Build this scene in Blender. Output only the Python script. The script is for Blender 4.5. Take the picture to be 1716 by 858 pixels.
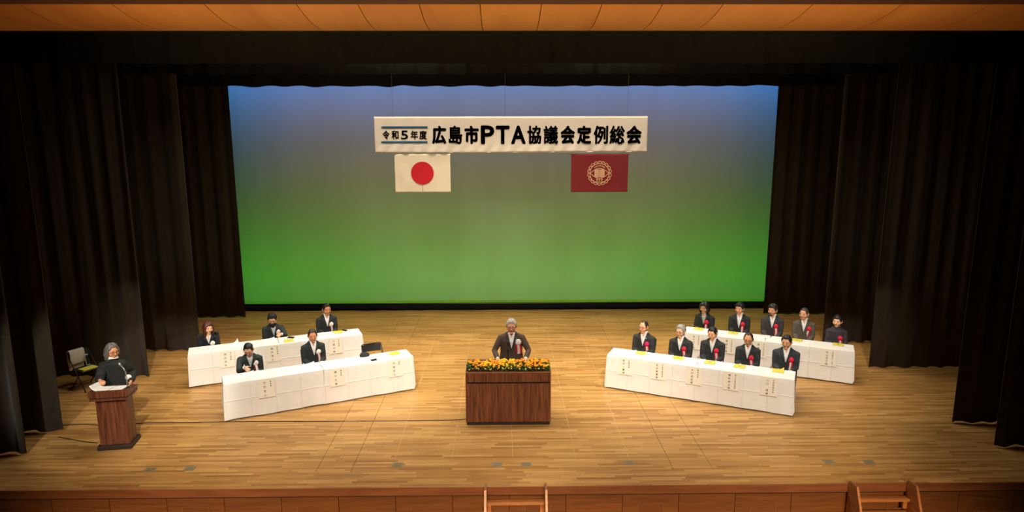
import bpy, bmesh, math, random
from mathutils import Vector, Matrix, noise
from mathutils.bvhtree import BVHTree

random.seed(7)
R = math.radians
for o in list(bpy.data.objects):
    bpy.data.objects.remove(o, do_unlink=True)
scene = bpy.context.scene
COL = scene.collection

# ------------------------------------------------------------------ camera
F_PX, PITCH, YAW, ROLL = 1124.2, 0.18356, 0.01265, -0.00216
CAM = Vector((-0.0734, 0.0, 5.3))
_cp, _sp, _cy, _sy = math.cos(PITCH), math.sin(PITCH), math.cos(YAW), math.sin(YAW)
FWD = Vector((_sy*_cp, _cy*_cp, -_sp))
_r = Vector((_cy, -_sy, 0)); _u = _r.cross(FWD)
RGT = _r*math.cos(ROLL) + _u*math.sin(ROLL)
UPV = -_r*math.sin(ROLL) + _u*math.cos(ROLL)
cd = bpy.data.cameras.new('camera')
cd.sensor_fit = 'HORIZONTAL'; cd.sensor_width = 36.0
cd.lens = F_PX/1716*36.0
cd.clip_end = 200
cam = bpy.data.objects.new('camera', cd); COL.objects.link(cam)
m = Matrix((RGT, UPV, -FWD)).transposed().to_4x4(); m.translation = CAM
cam.matrix_world = m
scene.camera = cam

# ------------------------------------------------------------------ world, exposure, lights
w = bpy.data.worlds.new('hall_air'); scene.world = w; w.use_nodes = True
w.node_tree.nodes['Background'].inputs[0].default_value = (1.0, 0.80, 0.6, 1)
w.node_tree.nodes['Background'].inputs[1].default_value = 0.010
vs = scene.view_settings
vs.view_transform = 'Standard'; vs.look = 'None'; vs.gamma = 1.0; vs.exposure = 0.2
vs.use_curve_mapping = False

WARM = (1.0, 0.96, 0.88)
def aim(o, target):
    d = Vector(target) - o.location
    o.rotation_euler = d.to_track_quat('-Z', 'Y').to_euler()
def area(name, loc, target, sx, sy, power, col, spread=180):
    l = bpy.data.lights.new(name, 'AREA'); l.shape = 'RECTANGLE'; l.size = sx; l.size_y = sy
    l.energy = power; l.color = col; l.spread = R(spread)
    o = bpy.data.objects.new(name, l); COL.objects.link(o); o.location = loc; aim(o, target)
    return o
def spot(name, loc, target, power, ang, blend=0.5, col=WARM, rad=0.15):
    l = bpy.data.lights.new(name, 'SPOT'); l.energy = power; l.color = col
    l.spot_size = R(ang); l.spot_blend = blend; l.shadow_soft_size = rad
    o = bpy.data.objects.new(name, l); COL.objects.link(o); o.location = loc; aim(o, target)
    return o
# border lights hung over the stage
area('border_light_downstage', (0, 13.0, 8.8), (0, 13.2, 0), 12, 0.5, 270, WARM, 105)
area('border_light_upstage', (0, 16.2, 8.8), (0, 15.8, 0), 12, 0.5, 270, (1.0, 0.88, 0.7), 105)
# front-of-house spots in the ceiling of the hall
spot('ceiling_spot_left', (-2.4, 1.0, 11.5), (-4.6, 14.2, 0.3), 6900, 31, 0.75)
spot('ceiling_spot_centre', (0.0, 1.0, 11.5), (0.0, 13.8, 0.4), 5300, 32, 0.85)
spot('ceiling_spot_right', (2.4, 1.0, 11.5), (4.6, 14.2, 0.3), 6900, 31, 0.75)
spot('ceiling_spot_announcer', (-5.3, 0.5, 8.2), (-6.9, 11.9, 0.5), 3000, 16, 0.25)
# added fill spots over the stage to brighten the banner and flags
spot('banner_fill_left', (-2.6, 12.2, 8.6), (-1.6, 17.6, 4.9), 930, 54, 0.9, (1.0, 0.88, 0.66), 1.0)
spot('banner_fill_right', (2.6, 12.2, 8.6), (1.6, 17.6, 4.9), 930, 54, 0.9, (1.0, 0.88, 0.66), 1.0)
# coloured strips behind the translucent backdrop: blue above, green below
area('backdrop_strip_blue', (0, 22.6, 8.6), (0, 20.2, 6.9), 19, 0.4, 126, (0.07, 0.34, 1.0), 75)
area('backdrop_strip_green', (0, 22.4, 0.25), (0, 20.2, 1.9), 19, 0.4, 92, (0.06, 1.0, 0.05), 150)
area('backdrop_fill_amber', (0, 23.2, 8.2), (0, 20.2, 3.4), 14, 0.4, 48, (1.0, 0.38, 0.03), 85)  # added fill, reddening the backdrop as warm stage spill would
# added fill strips at balcony height, brightening the proscenium ceiling and stage front
area('proscenium_fill', (0, -0.6, 4.6), (0, 9.3, 6.95), 11, 0.2, 74, (1.0, 0.66, 0.34), 24)
area('stage_front_fill', (0, -0.6, 4.2), (0, 9.0, -1.2), 13, 0.2, 170, (1.0, 0.72, 0.42), 22)

# ------------------------------------------------------------------ pixel helpers
def ray(u, v):
    return FWD*F_PX + RGT*(u-858) - UPV*(v-429)
def G(u, v, z=0.0):
    d = ray(u, v); t = (z-CAM.z)/d.z; return CAM + d*t
def at_y(u, v, Y):
    d = ray(u, v); t = (Y-CAM.y)/d.y; return CAM + d*t

# ------------------------------------------------------------------ materials
def lin(r, g, b):
    f = lambda c: (c/255/12.92) if c/255 <= 0.04045 else ((c/255+0.055)/1.055)**2.4
    return (f(r), f(g), f(b), 1)
class NT:
    def __init__(s, name):
        s.m = bpy.data.materials.new(name); s.m.use_nodes = True
        s.t = s.m.node_tree; s.b = s.t.nodes['Principled BSDF']; s.out = s.t.nodes['Material Output']
    def n(s, typ, **kw):
        x = s.t.nodes.new(typ)
        for k, v in kw.items():
            if isinstance(k, str) and hasattr(x, k): setattr(x, k, v)
        return x
    def l(s, a, b): s.t.links.new(a, b)
    def math(s, op, a, b=None):
        x = s.t.nodes.new('ShaderNodeMath'); x.operation = op
        for i, q in enumerate((a, b)):
            if q is None: continue
            if isinstance(q, (int, float)): x.inputs[i].default_value = q
            else: s.l(q, x.inputs[i])
        return x.outputs[0]
    def ramp(s, fac, stops):
        x = s.t.nodes.new('ShaderNodeValToRGB'); cr = x.color_ramp
        while len(cr.elements) < len(stops): cr.elements.new(0.5)
        for e, (p, c) in zip(cr.elements, stops): e.position = p; e.color = c
        s.l(fac, x.inputs[0]); return x.outputs[0]
def plain(name, col, rough=0.6, metal=0.0, var=0.12, scale=40.0, bump=0.0, bscale=None, spec=0.5, sheen=0.0, rnd=0.0):
    k = NT(name); b = k.b
    tc = k.n('ShaderNodeTexCoord'); nz = k.n('ShaderNodeTexNoise')
    nz.inputs['Scale'].default_value = scale; nz.inputs['Detail'].default_value = 3
    k.l(tc.outputs['Object'], nz.inputs['Vector'])
    lo = tuple(c*(1-var) for c in col[:3])+(1,); hi = tuple(min(1, c*(1+var)) for c in col[:3])+(1,)
    c = k.ramp(nz.outputs['Fac'], [(0.3, lo), (0.7, hi)])
    if rnd:
        oi = k.n('ShaderNodeObjectInfo'); hv = k.n('ShaderNodeHueSaturation')
        k.l(k.math('ADD', k.math('MULTIPLY', oi.outputs['Random'], 2*rnd), 1-rnd), hv.inputs['Value'])
        k.l(c, hv.inputs['Color']); c = hv.outputs['Color']
    k.l(c, b.inputs['Base Color'])
    b.inputs['Roughness'].default_value = rough; b.inputs['Metallic'].default_value = metal
    b.inputs['Specular IOR Level'].default_value = spec
    if sheen: b.inputs['Sheen Weight'].default_value = sheen
    if bump:
        bp = k.n('ShaderNodeBump'); bp.inputs['Strength'].default_value = bump; bp.inputs['Distance'].default_value = 0.01
        n2 = k.n('ShaderNodeTexNoise'); n2.inputs['Scale'].default_value = bscale or scale; n2.inputs['Detail'].default_value = 4
        k.l(tc.outputs['Object'], n2.inputs['Vector']); k.l(n2.outputs['Fac'], bp.inputs['Height']); k.l(bp.outputs['Normal'], b.inputs['Normal'])
    return k.m
def wood(name, dark, mid, light, scale=(14, 14, 1.0), rough=0.4, rnd=0.12, wave=True, world=False, spec=0.5):
    k = NT(name); b = k.b
    if world: co = k.n('ShaderNodeNewGeometry').outputs['Position']
    else: co = k.n('ShaderNodeTexCoord').outputs['Object']
    oi = k.n('ShaderNodeObjectInfo')
    mp = k.n('ShaderNodeMapping'); mp.inputs['Scale'].default_value = scale
    k.l(co, mp.inputs['Vector'])
    if not world:
        cb = k.n('ShaderNodeCombineXYZ'); rr = k.math('MULTIPLY', oi.outputs['Random'], 37.0)
        for i in range(3): k.l(rr, cb.inputs[i])
        k.l(cb.outputs[0], mp.inputs['Location'])
    n1 = k.n('ShaderNodeTexNoise'); n1.inputs['Scale'].default_value = 1.0; n1.inputs['Detail'].default_value = 6; n1.inputs['Distortion'].default_value = 0.8
    k.l(mp.outputs[0], n1.inputs['Vector'])
    c = k.ramp(n1.outputs['Fac'], [(0.30, dark), (0.5, mid), (0.72, light)])
    hv = k.n('ShaderNodeHueSaturation')
    k.l(k.math('ADD', k.math('MULTIPLY', oi.outputs['Random'], 2*rnd), 1-rnd), hv.inputs['Value'])
    k.l(c, hv.inputs['Color']); k.l(hv.outputs['Color'], b.inputs['Base Color'])
    b.inputs['Roughness'].default_value = rough; b.inputs['Specular IOR Level'].default_value = spec
    return k.m
def floor_material():
    k = NT('stage_parquet'); b = k.b
    g = k.n('ShaderNodeNewGeometry'); sx = k.n('ShaderNodeSeparateXYZ'); k.l(g.outputs['Position'], sx.inputs[0])
    RW, LN = 0.055, 0.85
    yr = k.math('DIVIDE', sx.outputs['Y'], RW); row = k.math('FLOOR', yr)
    wn = k.n('ShaderNodeTexWhiteNoise', noise_dimensions='1D'); k.l(row, wn.inputs['W'])
    xs = k.math('ADD', k.math('DIVIDE', sx.outputs['X'], LN), k.math('MULTIPLY', wn.outputs['Value'], 17.3))
    cell = k.math('FLOOR', xs)
    cv = k.n('ShaderNodeCombineXYZ'); k.l(row, cv.inputs[0]); k.l(cell, cv.inputs[1])
    w2 = k.n('ShaderNodeTexWhiteNoise', noise_dimensions='2D'); k.l(cv.outputs[0], w2.inputs['Vector'])
    base = k.ramp(w2.outputs['Value'], [(0.0, lin(158, 111, 56)), (0.3, lin(178, 131, 71)), (0.7, lin(189, 141, 78)), (1.0, lin(204, 156, 91))])
    # grain
    mp = k.n('ShaderNodeMapping'); mp.inputs['Scale'].default_value = (3, 60, 1)
    ad = k.n('ShaderNodeVectorMath', operation='ADD'); k.l(g.outputs['Position'], ad.inputs[0]); k.l(w2.outputs['Color'], ad.inputs[1])
    k.l(ad.outputs[0], mp.inputs['Vector'])
    n1 = k.n('ShaderNodeTexNoise'); n1.inputs['Scale'].default_value = 1.0; n1.inputs['Detail'].default_value = 4
    k.l(mp.outputs[0], n1.inputs['Vector'])
    gr = k.ramp(n1.outputs['Fac'], [(0.3, (0.80, 0.78, 0.74, 1)), (0.7, (1.06, 1.05, 1.04, 1))])
    mx = k.n('ShaderNodeMix', data_type='RGBA', blend_type='MULTIPLY'); mx.inputs[0].default_value = 1
    k.l(base, mx.inputs[6]); k.l(gr, mx.inputs[7])
    # large worn areas
    n3 = k.n('ShaderNodeTexNoise'); n3.inputs['Scale'].default_value = 0.8; n3.inputs['Detail'].default_value = 3; k.l(g.outputs['Position'], n3.inputs['Vector'])
    wr = k.ramp(n3.outputs['Fac'], [(0.35, (0.90, 0.88, 0.85, 1)), (0.65, (1.05, 1.05, 1.05, 1))])
    m2 = k.n('ShaderNodeMix', data_type='RGBA', blend_type='MULTIPLY'); m2.inputs[0].default_value = 1
    k.l(mx.outputs[2], m2.inputs[6]); k.l(wr, m2.inputs[7])
    # joints
    fy = k.math('FRACT', yr); fx = k.math('FRACT', xs)
    jy = k.math('LESS_THAN', fy, 0.06); jx = k.math('LESS_THAN', fx, 0.006)
    jm = k.math('MULTIPLY', k.math('MAXIMUM', jy, jx), 0.45)
    m3 = k.n('ShaderNodeMix', data_type='RGBA'); k.l(jm, m3.inputs[0]); k.l(m2.outputs[2], m3.inputs[6]); m3.inputs[7].default_value = lin(92, 56, 24)
    k.l(m3.outputs[2], b.inputs['Base Color'])
    b.inputs['Roughness'].default_value = 0.42; b.inputs['Specular IOR Level'].default_value = 0.35
    return k.m
def screen_material():
    k = NT('translucent_backdrop_cloth')
    g = k.n('ShaderNodeNewGeometry'); mp = k.n('ShaderNodeMapping'); mp.inputs['Scale'].default_value = (1.2, 1, 0.05)
    k.l(g.outputs['Position'], mp.inputs['Vector'])
    nz = k.n('ShaderNodeTexNoise'); nz.inputs['Scale'].default_value = 1.0; nz.inputs['Detail'].default_value = 5; k.l(mp.outputs[0], nz.inputs['Vector'])
    c = k.ramp(nz.outputs['Fac'], [(0.3, (0.66, 0.66, 0.66, 1)), (0.7, (0.72, 0.72, 0.72, 1))])
    tr = k.n('ShaderNodeBsdfTranslucent'); df = k.n('ShaderNodeBsdfDiffuse'); mxs = k.n('ShaderNodeMixShader')
    k.l(c, tr.inputs['Color']); k.l(c, df.inputs['Color']); mxs.inputs[0].default_value = 0.75
    k.l(df.outputs[0], mxs.inputs[1]); k.l(tr.outputs[0], mxs.inputs[2]); k.l(mxs.outputs[0], k.out.inputs['Surface'])
    return k.m
M = {}
M['floor'] = floor_material()
M['subfloor'] = plain('dark_gap', lin(50, 32, 16), 0.9)
M['pale_line'] = plain('pale_floor_line', lin(192, 148, 94), 0.5)
M['riser'] = wood('riser_wood', lin(94, 52, 22), lin(108, 62, 26), lin(120, 70, 30), (1.5, 1.5, 22), 0.45, 0.05)
M['nosing'] = wood('nosing_wood', lin(110, 62, 34), lin(124, 72, 40), lin(136, 82, 46), (1.2, 12, 12), 0.45, 0.05)
M['vent'] = plain('vent_wood', lin(118, 72, 36), 0.6)
M['stair'] = wood('stair_wood', lin(150, 92, 46), lin(172, 108, 56), lin(188, 124, 68), (2, 2, 12), 0.4, 0.05)
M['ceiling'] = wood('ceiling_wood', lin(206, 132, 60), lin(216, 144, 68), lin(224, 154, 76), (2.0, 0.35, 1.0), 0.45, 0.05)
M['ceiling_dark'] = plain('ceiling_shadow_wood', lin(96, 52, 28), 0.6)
M['hall'] = plain('hall_wall', lin(70, 44, 26), 0.8)
M['black_wall'] = plain('stage_black', lin(16, 16, 15), 0.9)
M['curtain'] = plain('black_velour', lin(68, 58, 43), 0.95, var=0.15, scale=6, bump=0.2, bscale=300, spec=0.05, sheen=0.1)
M['border'] = plain('black_border_cloth', lin(26, 26, 24), 0.95, var=0.15, scale=6, spec=0.05)
M['screen'] = screen_material()
M['podium'] = wood('podium_walnut', lin(76, 38, 18), lin(118, 62, 33), lin(148, 86, 50), (34, 34, 2.0), 0.42, 0.08)
M['lectern'] = wood('lectern_rosewood', lin(76, 38, 22), lin(106, 56, 34), lin(132, 76, 48), (24, 24, 1.8), 0.4, 0.03)
M['plinth'] = plain('dark_plinth', lin(44, 30, 22), 0.5)
M['edge_wood'] = plain('light_edge_wood', lin(150, 104, 66), 0.45)
M['cloth'] = plain('white_tablecloth', lin(238, 230, 214), 0.85, var=0.03, scale=5, bump=0.12, bscale=9, spec=0.15)
def cloth_material():
    m_ = plain('white_tablecloth', lin(238, 231, 218), 0.85, var=0.03, scale=5, spec=0.15)
    k = NT.__new__(NT); k.m = m_; k.t = m_.node_tree; k.b = k.t.nodes['Principled BSDF']
    tc = k.n('ShaderNodeTexCoord'); sx = k.n('ShaderNodeSeparateXYZ'); k.l(tc.outputs['Object'], sx.inputs[0])
    def crease(src, period, phase, wd):
        p = k.math('PINGPONG', k.math('ADD', src, phase), period/2)
        return k.math('MAXIMUM', k.math('SUBTRACT', 1.0, k.math('DIVIDE', p, wd)), 0.0)
    c1 = crease(sx.outputs['X'], 0.4525, 0.0, 0.016); c2 = crease(sx.outputs['Z'], 0.72, 0.33, 0.014); c3 = crease(sx.outputs['Y'], 0.5, 0.25, 0.014)
    n2 = k.n('ShaderNodeTexNoise'); n2.inputs['Scale'].default_value = 7; n2.inputs['Detail'].default_value = 3; n2.inputs['Distortion'].default_value = 1.5; k.l(tc.outputs['Object'], n2.inputs['Vector'])
    h = k.math('ADD', k.math('MAXIMUM', k.math('MAXIMUM', c1, c2), c3), k.math('MULTIPLY', n2.outputs['Fac'], 0.45))
    bp = k.n('ShaderNodeBump'); bp.inputs['Strength'].default_value = 0.55; bp.inputs['Distance'].default_value = 0.012; k.l(h, bp.inputs['Height']); k.l(bp.outputs['Normal'], k.b.inputs['Normal'])
    return m_
M['cloth'] = cloth_material()
M['banner'] = plain('banner_cloth', lin(248, 238, 222), 0.85, var=0.03, scale=3, bump=0.1, bscale=5, spec=0.1)
M['ink'] = plain('black_ink', lin(26, 22, 18), 0.8)
M['ink_soft'] = plain('brush_ink', lin(96, 86, 70), 0.8)
M['blue_band'] = plain('blue_print', lin(28, 92, 130), 0.8)
M['flag_white'] = plain('flag_white_cloth', lin(246, 232, 206), 0.85, var=0.03, scale=4, bump=0.1, bscale=6)
M['flag_red'] = plain('flag_red_cloth', lin(212, 22, 44), 0.85, var=0.03)
M['flag_maroon'] = plain('flag_maroon_cloth', lin(128, 28, 34), 0.85, var=0.05)
M['emblem'] = plain('emblem_thread', lin(240, 190, 150), 0.8)
M['paper'] = plain('paper', lin(244, 238, 224), 0.8, var=0.02)
M['name_paper'] = plain('name_paper', lin(240, 228, 204), 0.8, var=0.02)
M['yellow'] = plain('yellow_paper', lin(222, 204, 66), 0.7, var=0.05)
M['chair_black'] = plain('chair_vinyl', lin(34, 32, 30), 0.5, rnd=0.1)
M['steel'] = plain('chair_tube', lin(120, 118, 112), 0.35, metal=0.9)
M['dark_steel'] = plain('dark_tube', lin(52, 50, 48), 0.4, metal=0.7)
M['rubber'] = plain('black_rubber', lin(24, 22, 20), 0.6)
M['table_top'] = plain('table_laminate', lin(190, 170, 140), 0.5)
M['phone'] = plain('phone_glass', lin(20, 20, 22), 0.15)
M['case'] = plain('phone_case', lin(200, 200, 200), 0.4)
M['pouch'] = plain('black_pouch', lin(32, 30, 30), 0.8, bump=0.3, bscale=60)
M['plate'] = plain('floor_plate', lin(136, 120, 88), 0.5, metal=0.0)
M['plate_dark'] = plain('floor_plate_slot', lin(116, 102, 74), 0.5, metal=0.0)
M['leaf'] = plain('leaf_green', lin(58, 84, 26), 0.6, var=0.35, scale=60)
M['soil'] = plain('planter_box', lin(60, 40, 24), 0.8)
M['orange'] = plain('marigold_orange', lin(250, 140, 8), 0.7, var=0.15, scale=120)
M['gold'] = plain('marigold_yellow', lin(252, 188, 14), 0.7, var=0.15, scale=120)
M['pale_yellow'] = plain('pale_yellow_flower', lin(250, 218, 84), 0.7, var=0.1, scale=120)
M['mic'] = plain('microphone_black', lin(30, 30, 30), 0.4, metal=0.3)
M['mic_silver'] = plain('microphone_silver', lin(190, 186, 176), 0.3, metal=0.7)
M['white_bag'] = plain('white_cloth', lin(214, 204, 186), 0.85, bump=0.3, bscale=12)
M['wire'] = plain('hanging_wire', lin(140, 136, 120), 0.5, metal=0.5)
M['red_ribbon'] = plain('red_ribbon', lin(206, 26, 48), 0.6)
M['red_rosette'] = plain('red_rosette', lin(226, 30, 62), 0.6, var=0.2, scale=90)
M['magenta_rosette'] = plain('magenta_rosette', lin(226, 24, 92), 0.6, var=0.2, scale=90)
M['white_rosette'] = plain('white_rosette', lin(244, 232, 216), 0.6, var=0.06, scale=90)
M['white_ribbon'] = plain('white_ribbon', lin(242, 220, 206), 0.6, var=0.05)
M['maroon_ribbon'] = plain('maroon_ribbon', lin(112, 26, 34), 0.6)
M['eye_white'] = plain('eye_white', lin(196, 180, 166), 0.3)
M['pupil'] = plain('pupil', lin(22, 16, 12), 0.2)
M['lips'] = plain('lips', lin(186, 112, 94), 0.5)
M['frames'] = plain('spectacle_frame', lin(60, 50, 44), 0.35, metal=0.3)
M['mask_black'] = plain('face_mask', lin(36, 34, 36), 0.8)
M['shoe'] = plain('shoe_leather', lin(24, 20, 18), 0.35)
M['trousers'] = plain('suit_trousers', lin(40, 40, 40), 0.85)
_cache = {}
def cmat(kind, rgb, rough=0.85, **kw):
    key = (kind, rgb)
    if key not in _cache:
        _cache[key] = plain(kind+'_%d_%d_%d' % rgb, lin(*rgb), rough, **kw)
    return _cache[key]

# ------------------------------------------------------------------ mesh builder
class MB:
    def __init__(s): s.v = []; s.f = []
    def add(s, vs_, fs):
        o = len(s.v); s.v += [Vector(q) for q in vs_]; s.f += [tuple(i+o for i in f) for f in fs]; return s
    def box(s, x0, x1, y0, y1, z0, z1, M_=None):
        v = [Vector((x, y, z)) for z in (z0, z1) for y in (y0, y1) for x in (x0, x1)]
        if M_: v = [M_ @ q for q in v]
        return s.add(v, [(0, 2, 3, 1), (4, 5, 7, 6), (0, 1, 5, 4), (2, 6, 7, 3), (0, 4, 6, 2), (1, 3, 7, 5)])
    def bbox(s, x0, x1, y0, y1, z0, z1, b=0.005, M_=None):
        """bevelled box"""
        v = []; b = min(b, (x1-x0)/2.01, (y1-y0)/2.01, (z1-z0)/2.01)
        bm = bmesh.new(); bmesh.ops.create_cube(bm, size=1)
        for q in bm.verts: q.co = Vector(((x0+x1)/2+q.co.x*(x1-x0), (y0+y1)/2+q.co.y*(y1-y0), (z0+z1)/2+q.co.z*(z1-z0)))
        bmesh.ops.bevel(bm, geom=bm.edges[:], offset=b, segments=1, affect='EDGES')
        bm.verts.index_update()
        v = [(M_ @ q.co) if M_ else q.co.copy() for q in bm.verts]; f = [[q.index for q in fc.verts] for fc in bm.faces]; bm.free()
        return s.add(v, f)
    def loft(s, secs, n=12, cap=True):
        """secs: (centre, axis u, axis v) ellipse sections"""
        vs_ = []; fs = []
        for c, u, v in secs:
            for i in range(n):
                a = 2*math.pi*i/n; vs_.append(c + u*math.cos(a) + v*math.sin(a))
        for k in range(len(secs)-1):
            for i in range(n):
                j = (i+1) % n; fs.append((k*n+i, k*n+j, (k+1)*n+j, (k+1)*n+i))
        if cap:
            fs.append(tuple(range(n))[::-1]); fs.append(tuple((len(secs)-1)*n+i for i in range(n)))
        return s.add(vs_, fs)
    def tube(s, pts, rad, n=10, flat=1.0, up=None, cap=True):
        pts = [Vector(p) for p in pts]; secs = []
        if not hasattr(rad, '__len__'): rad = [rad]*len(pts)
        prev = None
        for i, p in enumerate(pts):
            t = (pts[min(i+1, len(pts)-1)] - pts[max(i-1, 0)]).normalized()
            if prev is None:
                h = Vector(up) if up is not None else (Vector((0, 0, 1)) if abs(t.z) < 0.9 else Vector((0, 1, 0)))
            else: h = prev
            v = (h - t*h.dot(t))
            if v.length < 1e-6: v = Vector((1, 0, 0)) - t*t.x
            v.normalize(); prev = v
            u = v.cross(t)
            secs.append((p, u*rad[i], v*rad[i]*flat))
        return s.loft(secs, n, cap)
    def ball(s, c, r, seg=16, rings=10, M_=None):
        if not hasattr(r, '__len__'): r = (r, r, r)
        c = Vector(c); vs_ = [Vector((0, 0, 1))]; fs = []
        for k in range(1, rings):
            ph = math.pi*k/rings
            for i in range(seg):
                a = 2*math.pi*i/seg; vs_.append(Vector((math.sin(ph)*math.cos(a), math.sin(ph)*math.sin(a), math.cos(ph))))
        vs_.append(Vector((0, 0, -1)))
        for i in range(seg): fs.append((0, 1+i, 1+(i+1) % seg))
        for k in range(rings-2):
            for i in range(seg):
                a = 1+k*seg+i; b = 1+k*seg+(i+1) % seg; fs.append((a, a+seg, b+seg, b))
        L = len(vs_)-1; o = 1+(rings-2)*seg
        for i in range(seg): fs.append((L, o+(i+1) % seg, o+i))
        vs_ = [c + Vector((q.x*r[0], q.y*r[1], q.z*r[2])) for q in vs_]
        if M_: vs_ = [M_ @ q for q in vs_]
        return s.add(vs_, fs)
    def prism(s, poly, axis, a0, a1):
        """poly: 2-D outline; axis x: (y,z) outline extruded in x; axis y: (x,z); axis z: (x,y)"""
        def mk(p, a): return {'x': (a, p[0], p[1]), 'y': (p[0], a, p[1]), 'z': (p[0], p[1], a)}[axis]
        n = len(poly); v = [mk(p, a0) for p in poly]+[mk(p, a1) for p in poly]
        f = [tuple(range(n)), tuple(range(2*n-1, n-1, -1))]+[(i, i+n, (i+1) % n+n, (i+1) % n) for i in range(n)]
        return s.add(v, f)
    def grid(s, fn, nu, nv):
        v = [fn(i/nu, j/nv) for j in range(nv+1) for i in range(nu+1)]
        f = [(j*(nu+1)+i, j*(nu+1)+i+1, (j+1)*(nu+1)+i+1, (j+1)*(nu+1)+i) for j in range(nv) for i in range(nu)]
        return s.add(v, f)
    def mesh(s, name, smooth=False, fix=True):
        me = bpy.data.meshes.new(name); me.from_pydata([tuple(q) for q in s.v], [], s.f); me.update()
        if fix:
            bm = bmesh.new(); bm.from_mesh(me); bmesh.ops.recalc_face_normals(bm, faces=bm.faces[:]); bm.to_mesh(me); bm.free()
        if smooth: me.polygons.foreach_set('use_smooth', [True]*len(me.polygons))
        return me
def link(name, me, mat, parent=None, kind=None):
    if mat is not None and not me.materials: me.materials.append(mat)
    o = bpy.data.objects.new(name, me); COL.objects.link(o)
    if parent is not None: o.parent = parent
    if kind: o['kind'] = kind
    return o
def B(mb, name, mat, parent=None, smooth=False, kind=None, fix=True):
    return link(name, mb.mesh(name, smooth, fix), M[mat] if isinstance(mat, str) else mat, parent, kind)
def tag(o, label, cat, group=None):
    o['label'] = label; o['category'] = cat
    if group: o['group'] = group
    return o
def thing(name, label, cat, loc=(0, 0, 0), rz=0.0, group=None):
    o = bpy.data.objects.new(name, None); COL.objects.link(o); o.empty_display_size = 0.1
    o.location = loc; o.rotation_euler = (0, 0, rz)
    return tag(o, label, cat, group)
def struct(o): o['kind'] = 'structure'; return o
def auto_smooth(o, ang=40):
    me = o.data; me.polygons.foreach_set('use_smooth', [True]*len(me.polygons))
    try: me.set_sharp_from_angle(angle=R(ang))
    except Exception: pass
    return o
def remesh(mb, voxel, smooth=3, fac=0.5):
    me = mb.mesh('tmp'); o = bpy.data.objects.new('tmp', me); COL.objects.link(o)
    md = o.modifiers.new('r', 'REMESH'); md.mode = 'VOXEL'; md.voxel_size = voxel; md.use_smooth_shade = True
    if smooth:
        sm = o.modifiers.new('s', 'SMOOTH'); sm.factor = fac; sm.iterations = smooth
    dg = bpy.context.evaluated_depsgraph_get(); dg.update()
    out = bpy.data.meshes.new_from_object(o.evaluated_get(dg))
    bpy.data.objects.remove(o, do_unlink=True); bpy.data.meshes.remove(me)
    out.polygons.foreach_set('use_smooth', [True]*len(out.polygons))
    return out
_txt = {}
def glyph(ch, bold=0.0):
    """outline of one character from the built-in font, in a unit-em square: list of verts, faces"""
    key = (ch, bold)
    if key in _txt: return _txt[key]
    cu = bpy.data.curves.new('t', 'FONT'); cu.body = ch; cu.size = 1.0; cu.offset = bold; cu.resolution_u = 3
    o = bpy.data.objects.new('t', cu); COL.objects.link(o)
    dg = bpy.context.evaluated_depsgraph_get(); dg.update()
    me = bpy.data.meshes.new_from_object(o.evaluated_get(dg))
    res = ([v.co.copy() for v in me.vertices], [tuple(p.vertices) for p in me.polygons])
    bpy.data.objects.remove(o, do_unlink=True); bpy.data.curves.remove(cu); bpy.data.meshes.remove(me)
    _txt[key] = res; return res
def put_glyph(mb, ch, x0, x1, z0, z1, place, bold=0.0, keep=False, fat=0.0):
    v, f = glyph(ch, bold)
    if not v: return
    if keep:  # keep the em square
        ax, bx, az, bz = 0.0, 1.0, -0.12, 0.88
    else:
        ax = min(q.x for q in v); bx = max(q.x for q in v); az = min(q.y for q in v); bz = max(q.y for q in v)
    offs = [(0, 0)]
    if fat: offs += [(fat*math.cos(2*math.pi*i/8), fat*math.sin(2*math.pi*i/8)) for i in range(8)]
    kx, kz = (x1-x0-2*fat*0.9)/(bx-ax), (z1-z0-2*fat*0.9)/(bz-az); fx = fz = fat*0.9
    for dx, dz in offs: mb.add([place(x0+fx+dx+(q.x-ax)*kx, z0+fz+dz+(q.y-az)*kz) for q in v], f)

# ================================================================== THE SETTING
YE = 9.38            # front edge of the stage
XW, YB = 12.5, 24.0  # side walls, back wall
floor = struct(B(MB().box(-XW, XW, YE+0.01, YB, -0.16, -0.03), 'floor', 'subfloor'))
YA = 9.86
xs_ = [-XW, -3.07, -2.51, 2.62, 3.25, XW]
gap = 0.003
B(MB().box(-XW, XW, YE, YA-gap, -0.03, 0), 'floor_panel', 'floor', floor)
for i in range(len(xs_)-1):
    for y0, y1 in ((YA, 19.3), (19.3, YB)):
        B(MB().box(xs_[i]+gap, xs_[i+1]-gap, y0+gap, y1-gap, -0.03, 0), 'floor_panel', 'floor', floor)
for x in (-1.88, -0.94, 0.06, 1.10, 1.98):
    B(MB().box(x-0.004, x+0.004, 10.3, 17.5, 0.0, 0.0012), 'floor_line', 'pale_line', floor)
for u, v in ((251, 787.5), (318, 785.5), (666.5, 779), (833, 778.5), (882, 778.5), (1054.5, 775.5), (1389, 773.5), (1456, 774.5)):
    c = G(u, v); pm = B(MB().bbox(-0.085, 0.085, -0.07, 0.07, 0, 0.004, 0.002), 'socket_plate', 'plate', floor)
    pm.location = c
    for sgn in (-1, 1):
        q = B(MB().box(-0.055, 0.055, sgn*0.028-0.012, sgn*0.028+0.012, 0.004, 0.0055), 'socket_lid', 'plate_dark', pm)

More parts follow.
